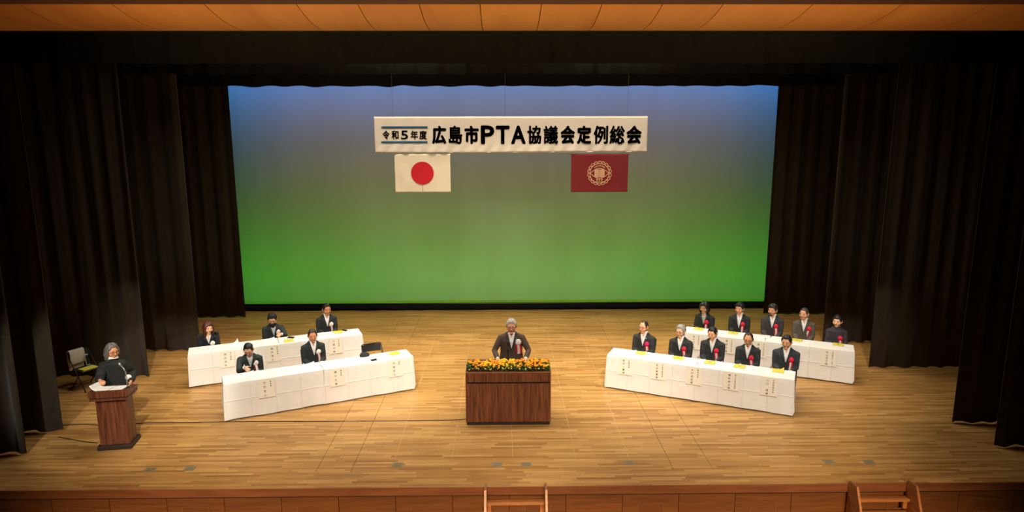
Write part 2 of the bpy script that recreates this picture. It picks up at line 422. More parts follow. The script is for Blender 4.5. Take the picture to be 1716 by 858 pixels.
# stage front: nosing board and panels
riser = struct(B(MB().box(-XW, XW, YE+0.10, YE+0.2, -1.0, -0.16), 'wall_front', 'riser'))
B(MB().bbox(-XW, XW, YE-0.012, YE+0.06, -0.135, -0.001, 0.004), 'nosing_board', 'nosing', riser)
pw = 0.868
x = -10.44+0.02
k = 0
while x < 10.4:
    pn = B(MB().bbox(x+0.003, x+pw-0.003, YE+0.03, YE+0.10, -1.0, -0.137, 0.003), 'riser_panel', 'riser', riser)
    if k % 2 == 0:
        cx = x+pw/2; fr = MB()
        for a in (-0.2, 0.19): fr.box(cx+a, cx+a+0.012, YE+0.022, YE+0.03, -0.5, -0.302)
        for zz in (-0.314, -0.5): fr.box(cx-0.2, cx+0.202, YE+0.021, YE+0.03, zz, zz+0.012)
        vt = B(fr, 'vent_frame', 'vent', pn)
        sl = MB()
        for j in range(8): sl.box(cx-0.185, cx+0.187, YE+0.024, YE+0.03, -0.486+j*0.022, -0.474+j*0.022)
        B(sl, 'vent_grille', 'riser', pn)
    k += 1; x += pw
hall = struct(B(MB().box(-XW, XW, -4, YE+0.1, -1.12, -1.0), 'floor_hall', 'hall'))

# stairs on the stage front
def stairs(xl, xr, label):
    t = thing('stage_stairs', label, 'stairs', (0, 0, 0), 0, 'wooden steps up to the stage')
    for x0 in (xl, xr-0.035):
        sd = MB(); poly = [(YE-0.016, -1.0), (YE-0.016, 0.03), (YE-0.03, 0.062), (9.14, 0.075), (8.98, -0.25), (8.56, -1.0)]
        B(sd.prism(poly, 'x', x0, x0+0.035), 'side_board', 'stair', t)
        cp = MB().prism([(YE-0.035, 0.0622), (9.142, 0.0752), (9.142, 0.0792), (YE-0.035, 0.0662)], 'x', x0+0.003, x0+0.032)
        B(cp, 'edge_strip', 'edge_wood', t)
    for i, z in enumerate((-0.20, -0.42, -0.64, -0.86)):
        yf = 9.235-i*0.17
        B(MB().bbox(xl+0.036, xr-0.036, yf, min(YE-0.02, yf+0.26), z-0.032, z, 0.004), 'tread', 'stair', t)
        for xx in (xl+0.036, xr-0.10):
            B(MB().box(xx, xx+0.064, yf+0.06, yf+0.1, z-0.18, z-0.033), 'cleat', 'stair', t)
    return t
a0, a1 = at_y(811.5, 820, 9.2).x, at_y(917, 820, 9.2).x
stairs(a0, a1, 'wooden steps against the stage front directly below the flowered podium')
a0, a1 = at_y(1432, 812, 9.2).x, at_y(1535, 812, 9.2).x
stairs(a0, a1, 'wooden steps against the stage front at the right below the panel tables')

# proscenium ceiling of wood panels
zf = at_y(858, 51.3, 9.98).z
prof = []
for i in range(9):
    t = i/8; Y = 9.98-1.27*t
    z0 = zf + (at_y(858, 6.0, 8.71).z-zf)*t - 0.05*math.sin(math.pi*t)
    prof.append((Y, z0))
ceil = struct(B(MB().box(-XW, XW, 8.6, 10.0, zf+0.55, zf+0.62), 'ceiling', 'ceiling_dark'))
cxs = [at_y(u, 51, 9.98).x for u in (542, 631.6, 720.8, 809.5, 899, 987, 1075.5, 1164)]
step = cxs[1]-cxs[0]
cxs = [cxs[0]-1.13*(4-i)for i in range(4)] + cxs
cxs = [cxs[0]-1.1*3, cxs[0]-1.1*2, cxs[0]-1.1] + cxs + [cxs[-1]+1.12*(i+1) for i in range(8)]
for i in range(len(cxs)-1):
    pb = MB(); g_ = 0.005
    poly = [(y, z) for y, z in prof]+[(y, z+0.05) for y, z in reversed(prof)]
    pb.prism(poly, 'x', cxs[i]+g_, cxs[i+1]-g_)
    B(pb, 'ceiling_panel', 'ceiling', ceil)
zl = prof[-1][1]
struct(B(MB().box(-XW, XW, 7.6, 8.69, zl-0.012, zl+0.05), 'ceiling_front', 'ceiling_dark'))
struct(B(MB().box(-XW, XW, 7.5, 7.6, zl-0.012, 12.3), 'wall_fascia', 'hall'))
struct(B(MB().box(-XW, XW, -4, 7.6, 12.3, 12.4), 'ceiling_hall', 'hall'))
struct(B(MB().box(-XW-0.1, -XW, -4, YE, -1.1, 12.3), 'wall_hall_left', 'hall'))
struct(B(MB().box(XW, XW+0.1, -4, YE, -1.1, 12.3), 'wall_hall_right', 'hall'))
# header wall and side columns of the proscenium, stage box
struct(B(MB().box(-XW, XW, 10.0, 10.12, zf+0.01, 12), 'wall_header', 'black_wall'))
for s_, n_ in ((-1, 'wall_proscenium_left'), (1, 'wall_proscenium_right')):
    xa, xb = sorted((s_*9.4, s_*XW))
    struct(B(MB().box(xa, xb, 9.75, 9.98, 0.001, zf+0.4), n_, 'hall'))
struct(B(MB().box(-XW, XW, YB, YB+0.1, -0.16, 12), 'wall_back', 'black_wall'))
struct(B(MB().box(-XW-0.1, -XW, YE, YB, -1, 12), 'wall_left', 'black_wall'))
struct(B(MB().box(XW, XW+0.1, YE, YB, -1, 12), 'wall_right', 'black_wall'))
struct(B(MB().box(-XW, XW, 10.12, YB, 12, 12.1), 'ceiling_stage', 'black_wall'))

# ------------------------------------------------------------------ curtains
def drape(name, x0, x1, Y, z0, z1, label, mat='curtain', wl=0.42, amp=0.038, seed=0, hem=0.02, cat='curtain', group=None, nz=5, dark=0):
    n = max(8, int((x1-x0)/0.035)); rnd = random.Random(seed); ph = rnd.random()*9
    def fn(u, v):
        x = x0+(x1-x0)*u
        q = x/wl*2*math.pi+ph+1.3*noise.noise(Vector((x*0.9, seed*3.1, 0)))*2
        a = amp*(0.7+0.5*noise.noise(Vector((x*0.7, 5+seed, 0))))
        y = Y + a*math.sin(q)+0.3*a*math.sin(2.3*q+1)+0.03*noise.noise(Vector((x*2, v*1.5, seed)))
        z = z0+(z1-z0)*v
        if v == 0: z += hem*(noise.noise(Vector((x*1.7, seed, 2)))+0.4*math.sin(q))
        return Vector((x+0.02*noise.noise(Vector((x, v*2, seed+7))), y, z))
    o = B(MB().grid(fn, n, nz), name, mat, None, True, fix=False)
    md = o.modifiers.new('thickness', 'SOLIDIFY'); md.thickness = 0.008
    return tag(o, label, cat, group)
ZT = 11.5
def leg(px, py, side, label, seed, width=4.2, wl=0.42, z1=ZT):
    e = G(px, py)
    x0, x1 = (e.x-width, e.x) if side < 0 else (e.x, e.x+width)
    x0 = max(x0, -XW+0.1); x1 = min(x1, XW-0.1)
    return drape('leg_curtain', x0, x1, e.y+0.05, 0.035, z1, label, seed=seed, wl=wl, group='black side curtains of the stage')
leg(42, 764, -1, 'black side curtain nearest the audience, at the far left edge', 1)
leg(101, 727, -1, 'narrow strip of black side curtain left of the announcer lectern', 2)
leg(249, 633, -1, 'wide black side curtain behind the announcer and her folding chair', 3)
leg(334, 589, -1, 'black side curtain behind the long-haired woman at the back left table', 4)
leg(411, 533, -1, 'rear black side curtain cutting off the left edge of the backdrop', 5)
leg(1280, 528, 1, 'rear black side curtain cutting off the right edge of the backdrop', 6)
leg(1379, 576, 1, 'black side curtain behind the woman at the right end of the back table', 7)
leg(1457, 619, 1, 'wide brownish black side curtain right of the rear panel table', 8)
leg(1598, 712, 1, 'black side curtain second from the right edge of the picture', 9)
leg(1669, 752, 1, 'black side curtain nearest the audience, at the far right edge', 10)
b1 = at_y(858, 106, 10.9).z
drape('border_curtain', -11.8, 11.8, 10.9, b1, ZT, 'front black overhead border hanging just behind the wooden ceiling', 'border', wl=0.6, amp=0.04, seed=21, group='black overhead borders')
b2 = at_y(858, 124, 15.0).z
drape('border_curtain', -11.8, 11.8, 15.0, b2, ZT, 'middle black overhead border hanging above the panel tables', 'border', wl=0.6, amp=0.04, seed=22, group='black overhead borders')
b3 = at_y(858, 144.5, 18.6).z
drape('border_curtain', -11.8, 11.8, 18.55, b3, ZT, 'rear black overhead border with wavy hem along the top of the backdrop', 'border', wl=0.9, amp=0.03, seed=23, hem=0.03, group='black overhead borders')

# backdrop, bottom pipe, low masking strip
YS = 20.2
def scr(u, v):
    x = -10.5+21*u; return Vector((x, YS+0.012*math.sin(x*2.1)+0.01*noise.noise(Vector((x*1.5, v*3, 1))), 0.16+8.4*v))
sc = B(MB().grid(scr, 120, 10), 'backdrop_screen', 'screen', None, True, fix=False)
tag(sc, 'large backdrop lit blue above fading to green below', 'backdrop')
pz = at_y(858, 508, YS).z
B(MB().tube([(-10.5, YS-0.04, pz), (10.5, YS-0.04, pz)], 0.028, 8), 'bottom_pipe', 'dark_steel', sc, True)
B(MB().box(-10.5, 10.5, YS-0.06, YS-0.05, 0.001, pz-0.02), 'hem_mask', 'border', sc)
yb_ = G(700, 521).y
tp = at_y(858, 512, yb_).z
drape('masking_strip', -9.5, 9.5, yb_+0.06, 0.004, tp, 'low black masking strip on the floor under the backdrop', 'border', wl=0.8, amp=0.012, seed=31, hem=0.0, cat='curtain', nz=2)

# ================================================================== BANNER AND FLAGS
YBN = 17.6
def pl(u, v, off=0.0): 
    q = at_y(u, v, YBN); return (q.x, q.z)
bx0, bz1 = pl(626.5, 196.3); bx1, bz0 = pl(1083.8, 254.6)
bw, bh = bx1-bx0, bz1-bz0
ban = thing('banner', 'long white banner with black Japanese lettering hung before the backdrop', 'banner', ((bx0+bx1)/2, YBN, bz0))
def bfn(u, v):
    x = (u-0.5)*bw; low = max(0, 0.30-v)/0.30
    y = 0.035*low*math.sin(x*7+2*noise.noise(Vector((x*1.5, 0, 3))))*abs(noise.noise(Vector((x*0.8, 4, 1)))) + 0.012*low*math.sin(x*19-v*8)
    return Vector((x, y, v*bh+0.010*math.sin(x*0.9)*(1-v)))
cl = B(MB().grid(bfn, 220, 24), 'cloth', 'banner', ban, True, fix=False)
md = cl.modifiers.new('t', 'SOLIDIFY'); md.thickness = 0.003; md.offset = 1
for zz, nm in ((bh, 'top_pole'), (0.0, 'bottom_pole')):
    B(MB().tube([(-bw/2, 0.02, zz), (bw/2, 0.02, zz)], 0.012, 8), nm, 'banner', ban, True)
def bpl(off):
    return lambda x, z: Vector((x-(bx0+bx1)/2, -off, z-bz0))
def px_char(ch, u0, u1, v0, v1, bold, name='character'):
    x0, z1 = pl(u0, v0); x1, z0 = pl(u1, v1); mb = MB()
    put_glyph(mb, ch, x0, x1, z0, z1, bpl(0.012), 0.0, fat=bold*(z1-z0))
    if mb.v: return B(mb, name, 'ink', ban, fix=False)
for ch, u0, u1 in (('令', 641, 653.1), ('和', 655.9, 668.3), ('5', 671.7, 684), ('年', 688.1, 700.7), ('度', 702.5, 715.4)):
    px_char(ch, u0, u1, 218.7, 233.5, 0.026)
for ch, u0, u1 in (('広', 723.5, 748), ('島', 751.5, 775), ('市', 778.3, 802.5), ('P', 805.7, 828.4), ('T', 830.8, 853.8), ('A', 856.3, 881),
                   ('協', 883.6, 906.8), ('議', 911, 935), ('会', 939.5, 963), ('定', 967, 990.6), ('例', 995, 1018.5), ('総', 1022, 1046.5), ('会', 1050, 1074.5)):
    px_char(ch, u0, u1, 210.6 if ch != 'P' else 210.3, 241.3, 0.029 if ch in '協議例総島' else 0.040)
for v0, v1 in ((211.8, 214.8), (236.7, 239.7)):
    x0, z1 = pl(639.3, v0); x1, z0 = pl(716.6, v1); c_ = (bx0+bx1)/2
    B(MB().box(x0-c_, x1-c_, -0.013, -0.011, z0-bz0, z1-bz0), 'blue_rule', 'blue_band', ban)

def flag(u0, u1, v0, v1, label, mat, seed):
    x0, z1 = pl(u0, v0); x1, z0 = pl(u1, v1)
    t = thing('flag', label, 'flag', ((x0+x1)/2, YBN+0.01, z0), 0, 'flags under the banner')
    w_, h_ = x1-x0, z1-z0
    def fn(u, v):
        x = (u-0.5)*w_; return Vector((x, 0.010*noise.noise(Vector((x*3, v*2, seed))) + 0.006*abs(x)/w_, v*h_))
    c = B(MB().grid(fn, 60, 40), 'cloth', mat, t, True, fix=False)
    md = c.modifiers.new('t', 'SOLIDIFY'); md.thickness = 0.003; md.offset = 1
    B(MB().tube([(-w_/2-0.02, 0.015, h_), (w_/2+0.02, 0.015, h_)], 0.012, 8), 'top_pole', mat, t, True)
    for s_ in (-0.36, 0.36):
        B(MB().tube([(w_*s_, 0.012, h_), (w_*s_, 0.012, h_+0.075)], 0.004, 6), 'hanging_cord', 'white_ribbon', t)
    return t, w_, h_, (x0+x1)/2, z0
t, w_, h_, fx_, fz_ = flag(660.5, 755.5, 258.8, 322, 'white Japanese national flag with red disc under the banner', 'flag_white', 1)
cx_, cz_ = pl(707.8, 290.1); rr = 18.9*YBN/F_PX*1.0
dm = MB(); n_ = 64
dm.add([(cx_-fx_, -0.014, cz_-fz_)]+[(cx_-fx_+rr*math.cos(2*math.pi*i/n_), -0.014, cz_-fz_+rr*math.sin(2*math.pi*i/n_)) for i in range(n_)],
       [(0, 1+(i+1) % n_, 1+i) for i in range(n_)])
B(dm, 'red_disc', 'flag_red', t, fix=False)
B(MB().box(cx_-fx_-0.004, cx_-fx_+0.004, -0.016, -0.0145, cz_-fz_-0.48, cz_-fz_+rr), 'fold_crease', cmat('crease', (196, 40, 52)), t)
t, w_, h_, fx_, fz_ = flag(957.5, 1051.5, 259.0, 321.5, 'maroon flag with round scalloped emblem under the banner', 'flag_maroon', 2)
cx_, cz_ = pl(1004.6, 290.3); ux = YBN/F_PX*1.0
def rib(mb, pts, wd, y=-0.014, closed=False):
    n = len(pts); vs_ = []
    for i in range(n):
        a = pts[(i-1) % n] if (closed or i > 0) else pts[i]; b = pts[(i+1) % n] if (closed or i < n-1) else pts[i]
        d = Vector((b[0]-a[0], b[1]-a[1])).normalized(); nx, nz_ = -d.y*wd/2, d.x*wd/2
        vs_ += [(cx_-fx_+pts[i][0]+nx, y, cz_-fz_+pts[i][1]+nz_), (cx_-fx_+pts[i][0]-nx, y, cz_-fz_+pts[i][1]-nz_)]
    fs = [(2*i, 2*i+1, 2*i+3, 2*i+2) for i in range(n-1)]
    if closed: fs.append((2*n-2, 2*n-1, 1, 0))
    mb.add(vs_, fs)
r1 = 16.3*ux
mb = MB(); rib(mb, [(r1*math.cos(2*math.pi*i/72), r1*math.sin(2*math.pi*i/72)) for i in range(72)], 1.3*ux, closed=True); B(mb, 'emblem_ring', 'emblem', t, fix=False)
for k in range(18):
    a = 2*math.pi*(k+0.5)/18; mb = MB(); r2 = 3.0*ux
    pc = (17.0*ux*math.cos(a), 17.0*ux*math.sin(a))
    rib(mb, [(pc[0]+r2*math.cos(a+b), pc[1]+r2*math.sin(a+b)) for b in [R(-100+200*i/12) for i in range(13)]], 1.0*ux)
    B(mb, 'emblem_scallop', 'emblem', t, fix=False)
mb = MB()
for s_ in (1, -1):
    rib(mb, [(15.8*ux*(i/16*2-1), s_*8.2*ux*math.cos(math.pi/2*(i/16*2-1))) for i in range(17)], 1.1*ux)
B(mb, 'emblem_eye_outline', 'emblem', t, fix=False)
mb = MB(); rib(mb, [(-8.4*ux, 0), (8.4*ux, 0)], 12.5*ux); B(mb, 'emblem_book', 'emblem', t, fix=False)
mb = MB()
for xx in (-5.6, -2.4, 2.4, 5.6):
    for zz in (-4.2, -2.1, 0, 2.1, 4.2): rib(mb, [((xx-1.2)*ux, zz*ux), ((xx+1.2)*ux, zz*ux)], 0.55*ux, -0.0155)
rib(mb, [(0, -6.2*ux), (0, 6.2*ux)], 0.6*ux, -0.0155)
B(mb, 'emblem_book_lines', 'flag_maroon', t, fix=False)
mb = MB()
for i, ch in enumerate('HIROSHIMA'):
    a = R(90-(i-4)*10.2); px_, pz_ = 12.6*ux*math.cos(a), 12.6*ux*math.sin(a); rt = a-math.pi/2
    def plc(x, z, px_=px_, pz_=pz_, rt=rt): return Vector((cx_-fx_+px_+x*math.cos(rt)-z*math.sin(rt), -0.0145, cz_-fz_+pz_+x*math.sin(rt)+z*math.cos(rt)))
    hw = 0.45 if ch == 'I' else 0.95
    put_glyph(mb, ch, -hw*ux, hw*ux, -1.3*ux, 1.3*ux, plc, 0.01)
B(mb, 'emblem_lettering', 'emblem', t, fix=False)
for xx in (-4.0, 0, 4.0):
    mb = MB(); sc_ = 1.0
    for p in ([(xx-1.8, -9.8), (xx, -10.6), (xx+1.8, -9.8)], [(xx, -10.4), (xx, -12.4)], [(xx, -12.2), (xx-1.4, -14)], [(xx, -12.2), (xx+1.4, -14)]):
        rib(mb, [(q[0]*ux, q[1]*ux) for q in p], 0.75*ux)
    rib(mb, [((xx-0.6)*ux, -9.6*ux), ((xx+0.6)*ux, -9.6*ux)], 1.2*ux)
    B(mb, 'emblem_figure', 'emblem', t, fix=False)
for u, lb in ((658, 'thin wire holding up the left end of the banner'), (846.5, 'thin wire holding up the middle of the banner'), (1052, 'thin wire holding up the right end of the banner')):
    x, z = pl(u, 196); tag(B(MB().tube([(x, YBN+0.02, bz1+0.013), (x, YBN+0.02, 9.5)], 0.0025, 6), 'hanging_wire', 'wire', None, True), lb, 'wire', 'wires holding the banner')

# ================================================================== PODIUM, FLOWERS, MICROPHONE
PW, PY0, PD, PH = 0.775, 11.54, 0.72, 1.02
pod = thing('podium', 'wide dark walnut podium with vertical boards in the stage centre', 'podium', (0, PY0, 0))
B(MB().box(-PW+0.02, PW-0.02, 0.03, PD, 0.06, PH-0.05), 'carcass', 'podium', pod)
B(MB().box(-PW+0.015, PW-0.015, 0.015, PD-0.015, 0, 0.06), 'plinth', 'plinth', pod)
for s_ in (-1, 1):
    xa, xb = sorted((s_*PW, s_*(PW-0.02))); B(MB().bbox(xa, xb, 0.0, PD, 0.06, PH-0.03, 0.003), 'side_panel', 'podium', pod)
nb = 13; bwid = (2*PW-0.04)/nb
fp = B(MB().box(-PW+0.02, PW-0.02, 0.012, 0.03, 0.06, 0.80), 'front_panel', 'plinth', pod)
up_ = B(MB().box(-PW+0.02, PW-0.02, 0.008, 0.03, 0.83, PH-0.03), 'upper_panel', 'plinth', pod)
for i in range(nb):
    xa = -PW+0.02+i*bwid
    B(MB().bbox(xa+0.001, xa+bwid-0.001, 0.002, 0.012, 0.062, 0.80, 0.002), 'board', 'podium', fp)
    B(MB().bbox(xa+0.001, xa+bwid-0.001, -0.002, 0.008, 0.83, PH-0.03, 0.002), 'board', 'podium', up_)
B(MB().box(-PW+0.02, PW-0.02, 0.02, 0.031, 0.80, 0.83), 'groove', 'rubber', pod)
B(MB().bbox(-PW, PW, -0.004, PD, PH-0.03, PH, 0.004), 'top_board', 'podium', pod)
B(MB().bbox(-PW, PW, -0.006, 0.004, PH-0.012, PH+0.002, 0.002), 'top_edge', 'edge_wood', pod)

fl = thing('flower_trough', 'row of orange and yellow marigolds along the podium front', 'flowers', (0, PY0, PH))
B(MB().bbox(-PW+0.01, PW-0.01, 0.07, 0.40, 0.002, 0.028, 0.006), 'planter', 'soil', fl)
rnd = random.Random(4)
lv = MB()
for i in range(1700):
    x = rnd.uniform(-PW+0.02, PW-0.02); y = rnd.uniform(0.012, 0.38)**1.0; z = rnd.uniform(0.004 if y < 0.05 else 0.03, 0.085)
    a = rnd.uniform(0, 6.28); L = rnd.uniform(0.03, 0.055); tl = rnd.uniform(-0.3, 0.9)
    d = Vector((math.cos(a)*math.cos(tl), math.sin(a)*math.cos(tl), math.sin(tl))); sd = d.cross(Vector((0, 0, 1))).normalized()*L*0.28
    p = Vector((x, y, z)); q = p+d*L
    q.y = max(q.y, 0.004); q.x = max(-PW, min(PW, q.x))
    lv.add([p, p+d*L*0.5+sd, q, p+d*L*0.5-sd+Vector((0, 0, 0.006))], [(0, 1, 2, 3)])
B(lv, 'foliage', 'leaf', fl, kind='stuff', fix=False)
def blossom_mesh(mat, seed):
    mb = MB(); r_ = random.Random(seed)
    mb.ball((0, 0, 0), (0.021, 0.021, 0.015), 12, 7)
    for i, q in enumerate(mb.v):
        s_ = 1+0.22*math.sin(math.atan2(q.y, q.x)*6+q.z*120)*max(0, 1-abs(q.z)/0.015); mb.v[i] = Vector((q.x*s_, q.y*s_, q.z*(1+0.2*r_.random())))
    me = mb.mesh('blossom', True); me.materials.append(M[mat]); return me
bl = [blossom_mesh('orange', 1), blossom_mesh('gold', 2), blossom_mesh('pale_yellow', 3)]
cnt = 0
for i in range(330):
    x = rnd.uniform(-PW+0.03, PW-0.03); fy = rnd.random()
    y = 0.02+0.36*fy; z = 0.066+0.045*min(1, fy*2.0)+rnd.uniform(-0.012, 0.012)
    zone = noise.noise(Vector((x*4.5, 1.7, 0)))+(-0.25 if x < -0.35 else 0)
    w_ = 0 if rnd.random() < (0.72 if zone < -0.05 else 0.25) else 1
    sc_ = rnd.uniform(0.8, 1.25)
    if fy < 0.13:
        if rnd.random() < 0.5: continue
        w_ = 2 if rnd.random() < 0.6 else w_; sc_ *= 0.75; z = rnd.uniform(0.045, 0.07)
    o = link('blossom', bl[w_], None, fl); o.location = (x, y, z); o.rotation_euler = (rnd.uniform(-0.5, 0.2), rnd.uniform(-0.4, 0.4), rnd.uniform(0, 6)); o.scale = (sc_,)*3

def mic_head(mb, base, tip):
    base = Vector(base); tip = Vector(tip); d = (tip-base).normalized()
    mb.tube([base, base+d*0.05, base+d*0.055, base+d*0.075, base+d*0.092, base+d*0.1], [0.010, 0.013, 0.019, 0.021, 0.017, 0.006], 12)
mt = thing('microphone', 'black gooseneck microphone standing on the podium before the grey-haired speaker', 'microphone', (0.0, PY0+0.49, PH))
B(MB().loft([(Vector((0, 0, 0)), Vector((0.075, 0, 0)), Vector((0, 0.075, 0))), (Vector((0, 0, 0.012)), Vector((0.072, 0, 0)), Vector((0, 0.072, 0))), (Vector((0, 0, 0.022)), Vector((0.02, 0, 0)), Vector((0, 0.02, 0)))], 24), 'base', 'mic', mt, True)
B(MB().tube([(0, 0, 0.02), (0, 0, 0.2), (0, 0.01, 0.32)], 0.008, 8), 'stem', 'mic', mt, True)
hb = MB(); mic_head(hb, (0, 0.01, 0.32), (0, 0.04, 0.42)); B(hb, 'head', 'mic', mt, True)

# ================================================================== LECTERN (announcer)
p0, p1 = G(163, 756.5), G(221, 752)
lrot = math.atan2(p1.y-p0.y, p1.x-p0.x); lwid = (p1-p0).length
lx = Vector((math.cos(lrot), math.sin(lrot), 0)); ly = Vector((-lx.y, lx.x, 0))
LD = 0.44
lec = thing('lectern', 'tall reddish wooden lectern with slanted top in front of the announcer', 'lectern', (p0+p1)/2+ly*LD/2, lrot)
hw = lwid/2
B(MB().bbox(-hw, hw, -LD/2, LD/2, 0, 0.075, 0.006), 'base', 'plinth', lec)
bd = 0.235
B(MB().box(-bd+0.01, bd-0.01, -0.15, 0.15, 0.075, 0.90), 'column', 'lectern', lec)
for i in range(5):
    xa = -bd+i*2*bd/5; B(MB().bbox(xa+0.0008, xa+2*bd/5-0.0008, -0.162, -0.15, 0.076, 0.895, 0.0015), 'front_board', 'lectern', lec)
for s_ in (-1, 1):
    xa, xb = sorted((s_*bd, s_*(bd-0.01))); B(MB().bbox(xa, xb, -0.15, 0.15, 0.076, 0.895, 0.002), 'side_panel', 'lectern', lec)
TW, Z0, ZF, ZB = 0.305, 0.885, 1.065, 0.985
B(MB().prism([(-0.22, Z0), (-0.22, 0.925), (0.235, 0.925), (0.235, Z0)], 'x', -TW+0.008, TW-0.008), 'lower_rim', 'lectern', lec)
B(MB().prism([(-0.212, 0.925), (-0.212, 0.945), (0.227, 0.945), (0.227, 0.925)], 'x', -TW+0.015, TW-0.015), 'groove', 'rubber', lec)
B(MB().prism([(-0.235, 0.945), (-0.235, ZF), (0.245, ZB), (0.245, 0.945)], 'x', -TW, TW), 'desk_box', 'lectern', lec)
def desk(y): return ZF+(ZB-ZF)*(y+0.235)/0.48
def lpt(x, y, z): return lec.location + lx*x + ly*y + Vector((0, 0, z))
def sheet_grid(nu, nv, fn, th=0.0012): 
    mb = MB(); mb.grid(fn, nu, nv); return mb
def lpaper(x0, x1, y0, y1, label, lift, curl):
    def fn(u, v):
        x = x0+(x1-x0)*u; y = y0+(y1-y0)*v
        return Vector((x, y, desk(y)+lift+curl*max(0, 0.35-u)**2*3))
    o = B(MB().grid(fn, 12, 8), 'paper_sheet', 'paper', None, True, fix=False)
    md = o.modifiers.new('t', 'SOLIDIFY'); md.thickness = 0.0015; md.offset = 1
    o.matrix_world = Matrix.Translation(lec.location) @ Matrix.Rotation(lrot, 4, 'Z')
    return tag(o, label, 'paper')
lpaper(-0.29, -0.02, -0.19, 0.20, 'curling white script page at the left on the lectern top', 0.003, 0.25)
lpaper(-0.01, 0.21, -0.19, 0.18, 'flat white script page in the middle of the lectern top', 0.003, 0.0)
mt = thing('microphone', 'silver gooseneck microphone rising from the announcer lectern', 'microphone', lpt(0.25, -0.06, desk(-0.06)), lrot)
B(MB().tube([(0, 0, 0), (0, 0, 0.02)], [0.028, 0.022], 14), 'socket', 'mic', mt, True)
B(MB().tube([(0, 0, 0.015), (0, 0, 0.20), (-0.005, 0.0, 0.28), (-0.03, 0.01, 0.335), (-0.06, 0.02, 0.37)], 0.0085, 8), 'gooseneck', 'mic_silver', mt, True)
hb = MB(); mic_head(hb, (-0.055, 0.02, 0.365), (-0.11, 0.05, 0.42)); B(hb, 'head', 'mic_silver', mt, True)

# ================================================================== TABLES
class Row:
    def __init__(s, ax, ay, ang, total):
        s.A = Vector((ax, ay, 0)); s.ang = R(ang); s.e = Vector((math.cos(s.ang), math.sin(s.ang), 0)); s.n = Vector((-s.e.y, s.e.x, 0)); s.L = total
    def p(s, a, d, z=0.0): return s.A + s.e*a + s.n*d + Vector((0, 0, z))
    def hit(s, u, v, d):            # where the pixel's ray meets the vertical plane at distance d behind the front edge
        r_ = ray(u, v); t = ((s.A + s.n*d - CAM).dot(s.n))/r_.dot(s.n); q = CAM + r_*t
        return (q-s.A).dot(s.e), q.z
    def top(s, u, v, z=0.724):
        q = G(u, v, z); return (q-s.A).dot(s.e), (q-s.A).dot(s.n)
ROWS = {'LF': Row(-5.25, 11.80, 24.8, 3.62), 'LB': Row(-6.68, 13.50, 22.6, 3.62), 'RF': Row(2.08, 13.345, -24.8, 3.60), 'RB': Row(4.08, 14.91, -24.7, 3.55)}
TD = 0.50; TZ = 0.722
def make_table(row, s0, L, label):
    t = thing('folding_table', label, 'table', row.p(s0, 0), row.ang, 'folding tables under white cloths')
    B(MB().bbox(0.02, L-0.02, 0.02, TD-0.02, 0.69, 0.715, 0.006), 'tabletop', 'table_top', t)
    for x in (0.07, L-0.07):
        B(MB().tube([(x, TD/2, 0.075), (x, TD/2, 0.69)], 0.022, 10), 'leg', 'dark_steel', t, True)
        ft = B(MB().bbox(x-0.02, x+0.02, 0.05, TD-0.05, 0.062, 0.09, 0.005), 'foot_bar', 'dark_steel', t)
        for y in (0.07, TD-0.07):
            B(MB().tube([(x-0.017, y, 0.031), (x+0.017, y, 0.031)], 0.03, 14), 'caster', 'rubber', ft)
    B(MB().box(0.09, L-0.09, TD/2-0.012, TD/2+0.012, 0.60, 0.66), 'cross_bar', 'dark_steel', t)
    return t
